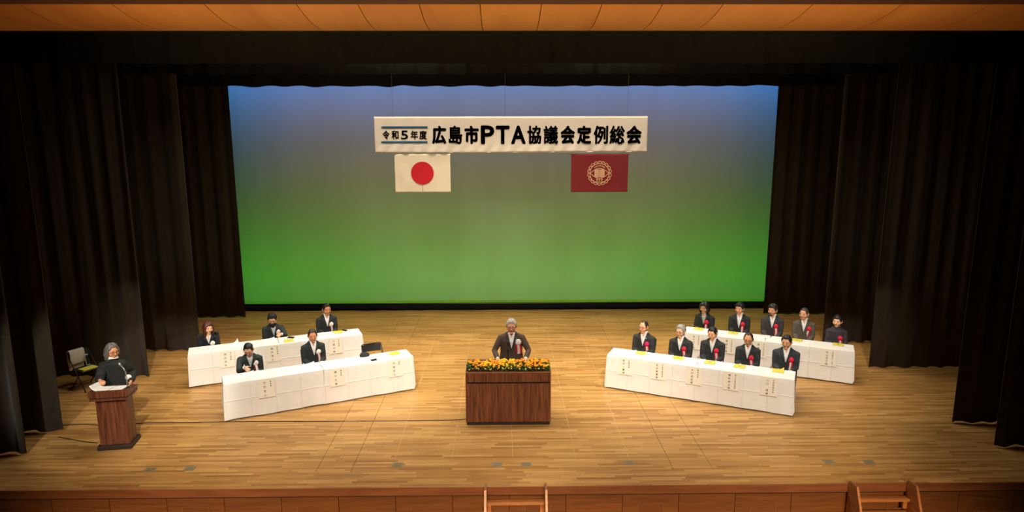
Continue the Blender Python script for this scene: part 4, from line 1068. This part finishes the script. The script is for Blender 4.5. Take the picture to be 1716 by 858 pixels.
def person(spec):
    g = dict(hs=1.12, seated=True, ztop=1.27, sw=0.208, girth=1.0, yaw=0, pitch=8, tilt=0, lean=0.02, arms='lap', hair='short', hairc=(26, 22, 19), glasses=False, mask=False,
             jacket=GREY, shirt=(236, 230, 220), ros='red', skin=(206, 150, 116), wide=1.06, jaw=1.0, vdeep=0.27, collar=True, top='jacket', voxel=0.0075, beard=False, roff=(0.085, -0.20), loc=(0, 0), rz=0, group=None)
    g.update(spec)
    S = g['seated']; zt = g['ztop']; sw = g['sw']; G_ = g['girth']; ln = -g['lean']
    root = thing('person', g['label'], 'person', (g['loc'][0], g['loc'][1], 0), g['rz'], g['group'])
    hz = 0.52 if S else 0.90*zt/1.68
    hs = g['hs']; zs = zt-0.040-0.23*hs
    V = Vector
    H = zs-hz
    def cy(z): f_ = max(0, (z-hz)/H); return ln*f_*f_*1.0
    def torso(mb, e, z_lo, top=True, hem=0.0):
        tb = [(-0.07, 0.165, 0.125), (0.0, 0.178, 0.132), (0.25*H, 0.165*G_, 0.122*G_), (0.50*H, 0.17*G_, 0.128*G_), (0.72*H, 0.185*G_, 0.122*G_), (0.82*H, sw*0.94, 0.112), (H-0.055, sw*0.80, 0.096), (H-0.015, sw*0.54, 0.082), (H+0.018, sw*0.36, 0.070), (H+0.036, 0.062, 0.060)]
        sec = []
        for dz, rx, ry in tb:
            z = hz+dz
            if z < z_lo: z = z_lo
            sec.append((V((0, cy(z)+0.012, z)), V((rx+e, 0, 0)), V((0, ry+e, 0))))
        if not top: sec = sec[:-1]
        mb.loft(sec, 20)
    nb_ = V((0, cy(zs)+0.012, zs+0.03)); hc = V((0, cy(zs)-0.020, zs+0.028+0.112*hs))
    piv = V((0, cy(zs)-0.005, zs+0.07))
    MH = Matrix.Translation(piv) @ Matrix.Rotation(R(g['yaw']), 4, 'Z') @ Matrix.Rotation(R(g['pitch']), 4, 'X') @ Matrix.Rotation(R(g['tilt']), 4, 'Y') @ Matrix.Translation(hc-piv) @ Matrix.Scale(hs, 4)
    # keep the top of the head at the requested height although the head is bowed
    # ---- arms
    arms = []
    for s_ in (-1, 1):
        sh = V((s_*(sw-0.022), cy(zs-0.04)+0.012, zs-0.094)); bn = V((0, 0, 1)); fd = V((-s_*0.5, -0.85, -0.1)); cu = 0.5; pole = V((s_*0.30, 0.75, -0.35))
        pose = g['arms'][0 if s_ < 0 else 1] if isinstance(g['arms'], tuple) else g['arms']
        if pose == 'lap': wr = V((s_*0.11, -0.29, 0.61)); fd = V((-s_*0.6, -0.75, -0.1))
        elif pose == 'knee': wr = V((s_*0.15, -0.27, 0.64)); fd = V((-s_*0.2, -1, -0.25))
        elif pose == 'table': wr = V((s_*0.17, -0.52, 0.768)); fd = V((-s_*0.45, -1, -0.10)); cu = 0.35
        elif pose == 'write': wr = V((s_*0.13, -0.50, 0.79)); fd = V((-s_*0.35, -0.9, -0.12)); cu = 1.0; bn = V((s_*0.75, 0, 0.65))
        elif pose == 'hold': wr = V((s_*0.15, -0.46, 0.765)); fd = V((-s_*0.6, -0.8, 0.1)); cu = 1.0; bn = V((s_*0.6, -0.2, 0.7))
        elif pose == 'podium': wr = V((s_*0.265, -0.36, 1.068)); fd = V((-s_*0.05, -1, -0.10)); cu = 0.25; pole = V((s_*0.45, 0.75, -0.1))
        elif pose == 'lectern_l': wr = V((-0.10, -0.50, 1.085)); fd = V((0.55, -0.8, -0.15)); cu = 0.45
        elif pose == 'lectern_r': wr = V((0.27, -0.10, 0.88)); fd = V((-0.1, -0.35, -0.9)); cu = 0.6; bn = V((1, 0, 0))
        el = elbow(sh, wr, 0.285, 0.25, pole)
        arms.append((s_, sh, el, wr, fd, bn, cu))
    # ---- body
    mb = MB(); torso(mb, -0.007, hz-0.1)
    mb.tube([nb_-V((0, 0, 0.06)), nb_+V((0, -0.004, 0.03)), MH @ V((0, 0.018, -0.085)), MH @ V((0, 0.012, -0.04))], [0.066, 0.055, 0.054, 0.055], 14)
    head_into(mb, MH, g['wide'], g['jaw'])
    for s_, sh, el, wr, fd, bn, cu in arms:
        mb.tube([sh-V((s_*0.05, 0, 0)), sh, (sh+el)/2, el, (el+wr)/2, wr], [0.05, 0.052, 0.046, 0.038, 0.036, 0.026], 12)
        hand(mb, wr, fd, bn, s_ if True else 1, cu, 0.98 if sw > 0.18 else 0.9)
    if S: legs = [(V((s_*0.09, 0, 0.505)), V((s_*0.115, -0.40, 0.50)), V((s_*0.115, -0.38, 0.09))) for s_ in (-1, 1)]
    else: legs = [(V((s_*0.09, 0.01, hz-0.02)), V((s_*0.10, 0.0, hz*0.54)), V((s_*0.105, 0.02, 0.09))) for s_ in (-1, 1)]
    for a, b_, c in legs:
        mb.tube([a, (a+b_)/2, b_, (b_*0.6+c*0.4), c, c-V((0, 0, 0.04))], [0.078, 0.068, 0.052, 0.052, 0.036, 0.034], 12)
        mb.tube([c+V((0, 0.03, -0.045)), c+V((0, -0.06, -0.05)), c+V((0, -0.13, -0.062))], [0.032, 0.032, 0.022], 10)
    body = link('body', remesh(mb, g['voxel'], 2), cmat('skin', tuple(min(255, int(c*f_)) for c, f_ in zip(g['skin'], (1.12, 1.13, 1.10))), 0.55, var=0.05, scale=25), root)
    # ---- shirt
    sc_ = cmat('shirt', g['shirt'], 0.8, var=0.04, scale=20, bump=0.15, bscale=25)
    mb = MB(); torso(mb, 0.002, hz+0.02)
    sme = remesh(mb, 0.012, 2)
    if g['top'] == 'jacket':
        bm = bmesh.new(); bm.from_mesh(sme); zq, zq2, hq = zs-(0.075 if g['collar'] else 0.11), zs+0.05, 0.042
        for s_ in (-1, 1):
            bmesh.ops.bisect_plane(bm, geom=bm.verts[:]+bm.edges[:]+bm.faces[:], plane_co=V((0, 0, zq)), plane_no=V((s_*(zq2-zq), 0, -hq)).normalized())
        bmesh.ops.delete(bm, geom=[f_ for f_ in bm.faces if f_.calc_center_median().z > zq and abs(f_.calc_center_median().x) < hq*(f_.calc_center_median().z-zq)/(zq2-zq) and f_.calc_center_median().y < cy(f_.calc_center_median().z)], context='FACES')
        bm.to_mesh(sme); bm.free()
    link('shirt', sme, sc_, root)
    if g['collar']:
        for s_ in (-1, 1):
            cm = MB(); pts = []
            base = nb_+V((0, 0.004, -0.012))
            for i in range(11):
                a = R(-90+s_*(20+i*16.0))
                p = base+V((math.cos(a)*0.070, math.sin(a)*0.066, 0.012+0.028*(1-math.cos(R(i*17.4)))/2)); pts.append(p)
            def cf(u, v, pts=pts, base=base):
                i = u*10; k = min(9, int(i)); p = pts[k].lerp(pts[k+1], i-k); o = (p-base); o.z = 0; o.normalize()
                dn = 0.040 + 0.026*max(0, 1-u*4)
                return p + o*(0.012*v) + V((0, 0, 0.026-dn*v)) + V((s_*0.006*v*max(0, 1-u*5), 0, 0))
            cm.grid(cf, 20, 3)
            o = B(cm, 'collar', sc_, root, True, fix=False); md = o.modifiers.new('t', 'SOLIDIFY'); md.thickness = 0.003; md.offset = 0
    # ---- jacket
    jm = cmat('suit', tuple(int(c*1.15) for c in g['jacket']), 0.85, var=0.10, scale=60, bump=0.15, bscale=18, spec=0.2)
    mb = MB(); low = (hz-0.03) if S else hz-0.12
    if g['top'] == 'tunic':
        low = hz-0.16
        mb.loft([(V((0, 0.01, hz-0.16)), V((0.25, 0, 0)), V((0, 0.17, 0))), (V((0, 0.01, hz)), V((0.24, 0, 0)), V((0, 0.165, 0))), (V((0, cy(zs-0.2), zs-0.20)), V((0.215, 0, 0)), V((0, 0.145, 0))), (V((0, cy(zs-0.05), zs-0.06)), V((0.185, 0, 0)), V((0, 0.12, 0)))], 20)
    torso(mb, 0.016, low, True)
    if not S and g['top'] == 'jacket':
        mb.loft([(V((0, 0.01, hz-0.14)), V((0.205*G_, 0, 0)), V((0, 0.155*G_, 0))), (V((0, 0.01, hz+0.05)), V((0.19*G_, 0, 0)), V((0, 0.145*G_, 0))), (V((0, 0.0, hz+0.2)), V((0.175*G_, 0, 0)), V((0, 0.13*G_, 0)))], 20)
    fat = 1.35 if g['top'] == 'tunic' else 1.0
    for s_, sh, el, wr, fd, bn, cu in arms:
        wd = (wr-el).normalized()
        mb.ball(sh+V((-s_*0.012, 0, 0.0)), (0.058, 0.062, 0.056), 14, 10)
        mb.tube([sh-V((s_*0.07, 0, -0.02)), sh, (sh+el)/2, el, (el+wr)/2, wr-wd*0.012], [0.058, 0.064*fat**0.5, 0.062*fat, 0.056*fat, 0.052*fat, 0.042*fat], 14)
        if g['top'] != 'tunic':
            cf = MB(); cf.tube([wr-wd*0.03, wr+wd*0.006], [0.035, 0.034], 14); B(cf, 'shirt_cuff', sc_, root, True)
    jme = remesh(mb, 0.0125, 3)
    bm = bmesh.new(); bm.from_mesh(jme)
    zv = zs-g['vdeep']; ztp = zs+0.06; hwid = 0.078
    bv = None
    if g['top'] == 'jacket':
        bvh = BVHTree.FromBMesh(bm)
        for s_ in (-1, 1):
            nrm = V((s_*(ztp-zv), 0, -hwid)).normalized()
            bmesh.ops.bisect_plane(bm, geom=bm.verts[:]+bm.edges[:]+bm.faces[:], plane_co=V((0, 0, zv)), plane_no=nrm)
        dele = []
        for f_ in bm.faces:
            c = f_.calc_center_median()
            if c.z > zv and abs(c.x) < hwid*(c.z-zv)/(ztp-zv) and c.y < cy(c.z)+0.0: dele.append(f_)
        bmesh.ops.delete(bm, geom=dele, context='FACES')
    else:
        bvh = BVHTree.FromBMesh(bm)
    # open the neck
    dele = [f_ for f_ in bm.faces if f_.calc_center_median().z > zs+0.040]
    bmesh.ops.delete(bm, geom=dele, context='FACES')
    bm.to_mesh(jme); bm.free()
    jk = link('jacket' if g['top'] == 'jacket' else 'tunic', jme, jm, root)
    def front(x, z):
        h = bvh.ray_cast(V((x, -1.2, z)), V((0, 1, 0)))
        return h[0].y if h[0] else -0.1
    if g['top'] == 'jacket':
        lm = cmat('lapel', tuple(int(c*0.86) for c in g['jacket']), 0.8, var=0.08, scale=60)
        for s_ in (-1, 1):
            lp = MB(); NL = 12; prev = []
            def lf(u, v, s_=s_):
                z = zv+(zs+0.02-zv)*v; xi = hwid*(z-zv)/(ztp-zv); wl_ = 0.012+0.055*min(1, v*1.5)*(1-max(0, v-0.62)*1.6)
                x = s_*(xi-0.002+wl_*u); return V((x, front(x, z)-0.006-0.004*u, z))
            lp.grid(lf, 3, NL); o = B(lp, 'lapel', lm, jk, True, fix=False); md = o.modifiers.new('t', 'SOLIDIFY'); md.thickness = 0.004; md.offset = 0
        for zz in (zv-0.035, zv-0.12):
            b_ = MB(); b_.ball((0, front(0, zz)-0.002, zz), (0.009, 0.004, 0.009), 10, 6); B(b_, 'button', 'rubber', jk, True)
        if g.get('badge'):
            b_ = MB(); xx, zz = g['badge'], zs-0.075; b_.ball((xx, front(xx, zz)-0.012, zz), (0.008, 0.004, 0.008), 10, 6); B(b_, 'lapel_badge', 'mic_silver', jk, True)
    elif g['top'] == 'tunic':
        sf = MB()
        sf.loft([(nb_+V((0, -0.025, -0.015)), V((0.115, 0, 0.0)), V((0, 0.10, -0.02))), (nb_+V((0, -0.02, 0.02)), V((0.10, 0, 0)), V((0, 0.088, -0.012))), (nb_+V((0, -0.005, 0.055)), V((0.075, 0, 0)), V((0, 0.068, 0))), (nb_+V((0, 0, 0.058)), V((0.058, 0, 0)), V((0, 0.055, 0)))], 20)
        for i, q in enumerate(sf.v): sf.v[i] = q+V((0, -0.006, 0.006))*noise.noise(q*28)
        B(sf, 'scarf', sc_, root, True)
    elif g['top'] == 'round':
        sf = MB(); sf.tube([nb_+V((math.cos(R(a))*0.085, math.sin(R(a))*0.078-0.004, 0.012+0.018*math.sin(R(a)))) for a in range(0, 361, 20)], 0.008, 8); B(sf, 'neckline', cmat('lapel', (30, 28, 28)), root, True)
    # ---- trousers and shoes
    tr = MB()
    tr.ball((0, 0.01, hz-0.03), (0.185, 0.145, 0.11), 18, 12)
    for a, b_, c in legs: tr.tube([a, (a+b_)/2, b_, (b_*0.55+c*0.45), c+V((0, 0, 0.0))], [0.096, 0.084, 0.072, 0.066, 0.062] if g['top'] != 'tunic' else [0.12, 0.12, 0.115, 0.12, 0.125], 12)
    link('trousers', remesh(tr, 0.02, 2), cmat('trouser', tuple(int(c*0.8) for c in g['jacket'])), root)
    for a, b_, c in legs:
        sh_ = MB(); y0 = c.y+0.06
        sh_.loft([(V((c.x, y0, 0.045)), V((0.026, 0, 0)), V((0, 0, 0.04))), (V((c.x, y0-0.03, 0.05)), V((0.038, 0, 0)), V((0, 0, 0.048))), (V((c.x, y0-0.10, 0.048)), V((0.042, 0, 0)), V((0, 0, 0.046))), (V((c.x, y0-0.19, 0.034)), V((0.048, 0, 0)), V((0, 0, 0.032))), (V((c.x, y0-0.255, 0.026)), V((0.034, 0, 0)), V((0, 0, 0.024))), (V((c.x, y0-0.268, 0.022)), V((0.014, 0, 0)), V((0, 0, 0.012)))], 14)
        B(sh_, 'shoe', 'shoe', root, True)
    # ---- hair, face
    hm = hair_build(g['hair'], hash(g['label']) % 7 if False else len(g['label']) % 7, g['wide']); hm.v = [MH @ q for q in hm.v]
    hmat = cmat('hair', g['hairc'], 0.5, var=0.3, scale=60, bump=0.2, bscale=70)
    B(hm, 'hair', hmat, root, True)
    HR = MH
    for s_ in (-1, 1):
        e = link('eye', EYE, None, root); e.matrix_local = HR @ Matrix.Translation(V((s_*0.031*g['wide'], -0.0875, 0.010))) @ Matrix.Rotation(R(s_*14), 4, 'Z') @ Matrix.Diagonal(V((1, 1, 0.30 if g['pitch'] > 18 else 0.5, 1)))
        p = link('pupil', PUP, None, e)
        bw_ = MB(); bw_.tube([HR @ V((s_*x, y, z)) for x, y, z in ((0.014, -0.0965, 0.031), (0.030, -0.0945, 0.037), (0.046, -0.083, 0.033))], [0.0035, 0.0045, 0.0025], 8, 0.7)
        B(bw_, 'eyebrow', hmat if g['hair'] not in ('grey', 'greylong') else cmat('hair', (70, 62, 56), 0.6), root, True)
    if not g['mask']:
        l_ = link('lips', LIP, None, root); l_.matrix_local = HR @ Matrix.Translation(V((0, -0.0895, -0.057)))
    else:
        mk = MB()
        mk.grid(lambda u, v: HR @ V((0.080*math.sin((u-0.5)*2.5)*(1-0.25*v), -0.006-0.115*math.cos((u-0.5)*2.4)*(1-0.10*v)-0.010*math.sin(v*3.1)*math.cos((u-0.5)*2.4), -0.038-0.085*v)), 18, 8)
        o = B(mk, 'face_mask', 'mask_black', root, True, fix=False); md = o.modifiers.new('t', 'SOLIDIFY'); md.thickness = 0.003
    if g['beard']:
        bd_ = MB(); bd_.tube([HR @ V((x, y, z)) for x, y, z in ((-0.028, -0.080, -0.054), (-0.012, -0.0905, -0.044), (0.012, -0.0905, -0.044), (0.028, -0.080, -0.054))], [0.003, 0.006, 0.006, 0.003], 8)
        B(bd_, 'moustache', hmat, root, True)
        bd_ = MB(); bd_.ball((0, -0.074, -0.090), (0.026, 0.013, 0.018), 14, 9, HR); B(bd_, 'chin_beard', hmat, root, True)
    if g['glasses']:
        gl = MB()
        for s_ in (-1, 1):
            pts = [HR @ V((s_*0.033+0.024*math.cos(a)*(1+0.1*math.cos(2*a)), -0.108+0.006*abs(math.cos(a)), 0.008+0.017*math.sin(a))) for a in [2*math.pi*i/20 for i in range(21)]]
            gl.tube(pts, 0.0024, 6, cap=False)
            gl.tube([HR @ V(p) for p in ((s_*0.057, -0.103, 0.012), (s_*0.080*g['wide'], -0.06, 0.014), (s_*0.083*g['wide'], 0.01, 0.012))], 0.0022, 6)
        gl.tube([HR @ V(p) for p in ((-0.010, -0.109, 0.012), (0, -0.113, 0.014), (0.010, -0.109, 0.012))], 0.0022, 6)
        B(gl, 'glasses', 'frames', root, True)
    # ---- rosette
    if g['ros']:
        x, z = g['roff'][0], zs+g['roff'][1]
        y = front(x, z)-0.008
        y2 = front(x, z-0.12)-0.010
        tl = math.atan2(y2-y, 0.12)
        key = 'white' if g['ros'] == 'speaker' else g['ros']
        o = link('rosette', RO[key], None, root); o.location = (x, y, z); o.rotation_euler = (0, R(g.get('rtilt', -4)), 0); o.scale = (1.25,)*3
        if g['ros'] == 'speaker': o.scale = (1.35,)*3
        for me in RB_[g['ros']]:
            q = link('ribbon', me, None, o); q.location = (0, 0.002, -0.022); q.rotation_euler = (max(-0.3, min(0.5, tl)), 0, 0)
    return root, MH, arms

RFRONT, RREAR, LFRONT, LREAR = 'guests seated in the front right row', 'guests seated in the rear right row', 'officers seated in the front left row', 'officers seated in the rear left row'
def seat(row, u, v, d, chair_label, body_rz=0.0, dz=0.0, **kw):
    r_ = ROWS[row]; ln = kw.get('lean', 0.02)
    s_, z = r_.hit(u, v, d)
    loc = r_.p(s_, d+ln*0.9+0.02)
    rz = r_.ang+R(body_rz)
    cl_ = r_.p(s_, d+0.06)
    chair((cl_.x, cl_.y, 0), rz, chair_label)
    return person(dict(ztop=z+dz, loc=(loc.x, loc.y), rz=rz, **kw))
seat('LB', 347, 539, 1.0, 'folding chair under the long-haired woman in the rear left row', group=LREAR, yaw=22, pitch=6, sw=0.18, girth=0.92, hair='long', hairc=(84, 40, 24), jacket=(30, 31, 31), shirt=(226, 220, 210), ros='white', arms='lap', vdeep=0.20, collar=False, skin=(214, 158, 124),
     label='seated woman with long reddish brown hair, black suit and white rosette', roff=(0.075, -0.19))
seat('LB', 456, 523.5, 1.0, 'folding chair under the man with the black face mask', group=LREAR, yaw=-10, pitch=20, lean=0.05, hair='full', jacket=(46, 50, 48), shirt=(206, 202, 196), ros='white', arms=('lap', 'hold'), mask=True, glasses=True,
     label='seated man with black face mask bowing his head over papers', roff=(0.095, -0.16))
seat('LB', 546, 508.5, 1.0, 'folding chair under the man nearest the centre, rear left row', group=LREAR, yaw=16, pitch=4, hair='tidy', jacket=(42, 44, 42), ros='white', arms='lap', skin=(200, 136, 100),
     label='seated man with parted black hair nearest the centre, rear left row')
rt, MHd, arms_w = seat('LF', 416.5, 572.5, 1.0, 'folding chair under the man who is writing', group=LFRONT, yaw=-14, pitch=30, lean=0.09, hair='short', jacket=(44, 50, 47), shirt=(198, 196, 198), ros='white', arms=('write', 'lap'), glasses=True, wide=1.02, roff=(0.10, -0.17), dz=0.02,
     label='seated man in glasses bending over the table and writing')
seat('LF', 523, 550.5, 1.0, 'folding chair under the crop-haired man in the front left row', group=LFRONT, yaw=-4, pitch=8, hair='crop', hairc=(40, 32, 26), jacket=(42, 46, 44), ros='white', arms='lap', skin=(186, 122, 86),
     label='seated man with cropped hair upright in the front left row', roff=(0.085, -0.19))
seat('RF', 1080, 537, 1.0, 'folding chair under the guest nearest the podium', group=RFRONT, yaw=-22, pitch=4, hair='bald', hairc=(44, 34, 28), glasses=True, jacket=(50, 49, 45), shirt=(238, 214, 204), ros='magenta', badge=0.07, skin=(204, 144, 108),
     label='balding guest in glasses with magenta rosette nearest the podium')
seat('RF', 1142, 544, 1.0, 'folding chair under the grey-haired guest, front right row', group=RFRONT, yaw=-18, pitch=6, hair='grey', hairc=(150, 144, 132), glasses=True, jacket=(50, 49, 46), ros='red', badge=0.08, skin=(212, 156, 120),
     label='grey-haired guest in glasses, second from the podium in front right row')
seat('RF', 1196, 546.5, 1.0, 'folding chair under the middle guest of the front right row', group=RFRONT, yaw=-16, pitch=14, hair='short', jacket=(50, 50, 48), ros='red', sw=0.215, wide=1.05, skin=(212, 152, 114),
     label='guest with upright black hair in the middle of the front right row')
seat('RF', 1255.5, 556, 1.0, 'folding chair under the balding guest, second from the outer end', group=RFRONT, yaw=-4, pitch=12, hair='bald', hairc=(38, 30, 26), glasses=True, jacket=(48, 50, 50), ros='red', skin=(196, 136, 98), roff=(0.075, -0.22),
     label='balding guest in glasses second from the outer end, front right row')
seat('RF', 1320, 560.5, 1.0, 'folding chair under the stocky guest at the outer end', group=RFRONT, yaw=-14, pitch=10, hair='tidy', hairc=(36, 32, 30), jacket=(52, 53, 54), ros='red', sw=0.225, girth=1.12, wide=1.08, jaw=1.1, skin=(196, 138, 104), roff=(0.10, -0.19), rtilt=6,
     label='stocky dark-haired guest at the outer end of the front right row')
seat('RB', 1181.5, 505.5, 1.0, 'folding chair under the woman in glasses, rear right row', group=RREAR, yaw=-16, pitch=4, sw=0.18, girth=0.93, hair='bob', hairc=(40, 32, 26), glasses=True, jacket=(44, 44, 40), shirt=(168, 170, 152), ros='red', collar=True, skin=(220, 166, 130), roff=(0.07, -0.19), rtilt=8,
     label='woman with short dark bob and glasses at the inner end, rear right row')
seat('RB', 1241, 507, 1.0, 'folding chair under the second guest of the rear right row', group=RREAR, yaw=-20, pitch=5, hair='full', jacket=(46, 45, 42), ros='red', badge=0.08, skin=(210, 148, 112), vdeep=0.33, roff=(0.085, -0.20), rtilt=6,
     label='guest with tousled black hair second from the inner end, rear right row')
seat('RB', 1296.5, 509.5, 1.0, 'folding chair under the bearded guest, rear right row', group=RREAR, yaw=-24, pitch=4, hair='full', hairc=(40, 34, 30), jacket=(58, 54, 54), beard=True, ros='red', sw=0.215, girth=1.05, badge=0.08, skin=(196, 136, 102),
     label='guest with moustache and chin beard in the middle, rear right row')
seat('RB', 1349.5, 515.5, 1.0, 'folding chair under the guest in the brown-grey jacket', group=RREAR, yaw=-26, pitch=4, hair='crop', hairc=(62, 54, 48), jacket=(86, 76, 64), ros='red', skin=(204, 146, 112), rtilt=14, roff=(0.11, -0.17),
     label='crop-haired guest in a brown-grey jacket, rear right row')
seat('RB', 1405, 527.5, 1.0, 'folding chair under the woman in the tweed jacket', group=RREAR, yaw=-18, pitch=4, sw=0.178, girth=0.93, hair='tied', hairc=(32, 26, 24), jacket=(60, 54, 56), shirt=(60, 54, 56), top='round', collar=False, ros='red', skin=(224, 170, 138), roff=(0.075, -0.22),
     label='woman with tied dark hair in tweed at the outer end, rear right row')
# the empty chair of the front left row
s_, d_ = ROWS['LF'].hit(624, 590, 0.95)
c = ROWS['LF'].p(s_, 0.78); chair((c.x, c.y, 0), ROWS['LF'].ang, 'empty black folding chair at the inner end of the front left row')

# the speaker behind the podium
sp = at_y(857, 535, 12.42)
rt_s, _, _ = person(dict(seated=False, ztop=sp.z+0.03, loc=(sp.x, 12.50), rz=0.0, lean=0.10, yaw=-2, pitch=9, hair='grey', hairc=(176, 170, 150), glasses=True, jacket=(74, 60, 52), shirt=(244, 240, 232), ros='speaker', arms='podium', sw=0.225, girth=1.20,
            wide=1.08, jaw=1.12, skin=(206, 140, 108), voxel=0.006, badge=0.09, vdeep=0.30, roff=(0.125, -0.155), label='grey-haired man in a brown suit speaking behind the flowered podium'))
# the announcer behind the lectern
mc = at_y(187, 573, 11.62)
person(dict(seated=False, ztop=mc.z, loc=(lpt(-0.25, 0.76, 0).x, lpt(-0.25, 0.76, 0).y), rz=lrot+R(6), lean=0.06, yaw=42, pitch=6, hair='greylong', hairc=(104, 96, 88), glasses=True, jacket=(38, 38, 36), shirt=(236, 232, 222), top='tunic', collar=False, ros='white',
            arms=('lectern_l', 'lectern_r'), sw=0.18, girth=1.05, skin=(196, 132, 96), voxel=0.006, roff=(0.23, -0.36), label='announcer with shoulder-length grey hair and black tunic behind the lectern'))
# the pen in the writing man's hand
s0, sh, el, wr, fd, bn, cu = arms_w[0]
pp = wr+fd.normalized()*0.10+Vector((0, 0, 0.005))
pn = thing('pen', 'white pen held upright by the writing man', 'pen', (0, 0, 0)); pn.matrix_world = Matrix.Translation(rt.location) @ Matrix.Rotation(rt.rotation_euler.z, 4, 'Z')
B(MB().tube([pp+Vector((0.03, -0.03, -0.045)), pp+Vector((0.02, -0.02, -0.03)), pp+Vector((-0.045, 0.01, 0.085))], [0.001, 0.006, 0.006], 8), 'barrel', 'case', pn, True)
B(MB().tube([pp+Vector((-0.045, 0.01, 0.085)), pp+Vector((-0.05, 0.012, 0.095))], 0.0065, 8), 'cap', 'paper', pn, True)

# announcer's chair by the curtain, with what lies on it
cpos = G(149, 649); crz = R(62)
chair((cpos.x, cpos.y, 0), crz, 'folding chair with white cloth over its back by the left curtain', None)
CMx = Matrix.Translation(cpos) @ Matrix.Rotation(crz, 4, 'Z')
def drp(u, v):
    L = v*0.75; x = (u-0.5)*0.30-0.06
    if L < 0.30: y, z = 0.213, 0.55+L+0.255-0.30+0.0
    if L < 0.28: return Vector((x, 0.185-0.02*math.sin(L*9), 0.80-(0.28-L)))
    if L < 0.33: 
        a = (L-0.28)/0.05*math.pi; return Vector((x, 0.225-0.042*math.cos(a), 0.805+0.02*math.sin(a)))
    q = L-0.33; return Vector((x+0.03*q, 0.268+0.02*math.sin(q*8+u*3), 0.80-q))
o = B(MB().grid(drp, 14, 30), 'cloth_bag', 'white_bag', None, True, fix=False)
md = o.modifiers.new('t', 'SOLIDIFY'); md.thickness = 0.01; md.offset = 0
o.matrix_world = CMx; tag(o, 'white cloth bag hung over the back of the chair by the curtain', 'bag')
t = thing('pamphlet', 'yellow pamphlet lying on the chair by the left curtain', 'pamphlet'); t.matrix_world = CMx @ Matrix.Translation((0.0, -0.06, 0.442))
B(MB().bbox(-0.15, 0.15, -0.12, 0.10, 0, 0.006, 0.002), 'cover', 'yellow', t); B(MB().box(-0.15, 0.15, 0.094, 0.104, 0.001, 0.005), 'spine', 'paper', t)
t = thing('document_case', 'upright grey document case leaning on the chair back by the curtain', 'case'); t.matrix_world = CMx @ Matrix.Translation((0.10, 0.10, 0.443)) @ Matrix.Rotation(R(-12), 4, 'X')
B(MB().bbox(-0.035, 0.035, -0.02, 0.02, 0, 0.24, 0.006), 'body', 'white_bag', t); B(MB().box(-0.03, 0.03, -0.022, -0.02, 0.02, 0.22), 'front_band', 'dark_steel', t)

# cables on the floor
def cable(pix, label, r_=0.007):
    pts = [G(u, v)+Vector((0, 0, r_)) for u, v in pix]; sm = []
    for i in range(len(pts)-1):
        p0_, p1_, p2_, p3_ = pts[max(0, i-1)], pts[i], pts[i+1], pts[min(len(pts)-1, i+2)]
        for j in range(6):
            t_ = j/6; sm.append(0.5*((2*p1_)+(p2_-p0_)*t_+(2*p0_-5*p1_+4*p2_-p3_)*t_*t_+(3*p1_-p0_-3*p2_+p3_)*t_**3))
    sm.append(pts[-1])
    tag(B(MB().tube(sm, r_, 6), 'cable', 'rubber', None, True), label, 'cable', 'black cables on the floor')
cable([(224, 710.5), (240, 709.5), (300, 708.5), (380, 707.5), (470, 707), (560, 706.3), (650, 706), (740, 705), (768, 704), (780.5, 702.5)], 'black cable running across the floor from the lectern to the podium')
cable([(82, 716), (110, 713), (140, 711.5), (166, 713)], 'short black cable from the left curtain toward the lectern')
cable([(98, 733), (115, 736), (140, 740.5), (163, 743)], 'black cable curving from the left curtain to the lectern base')
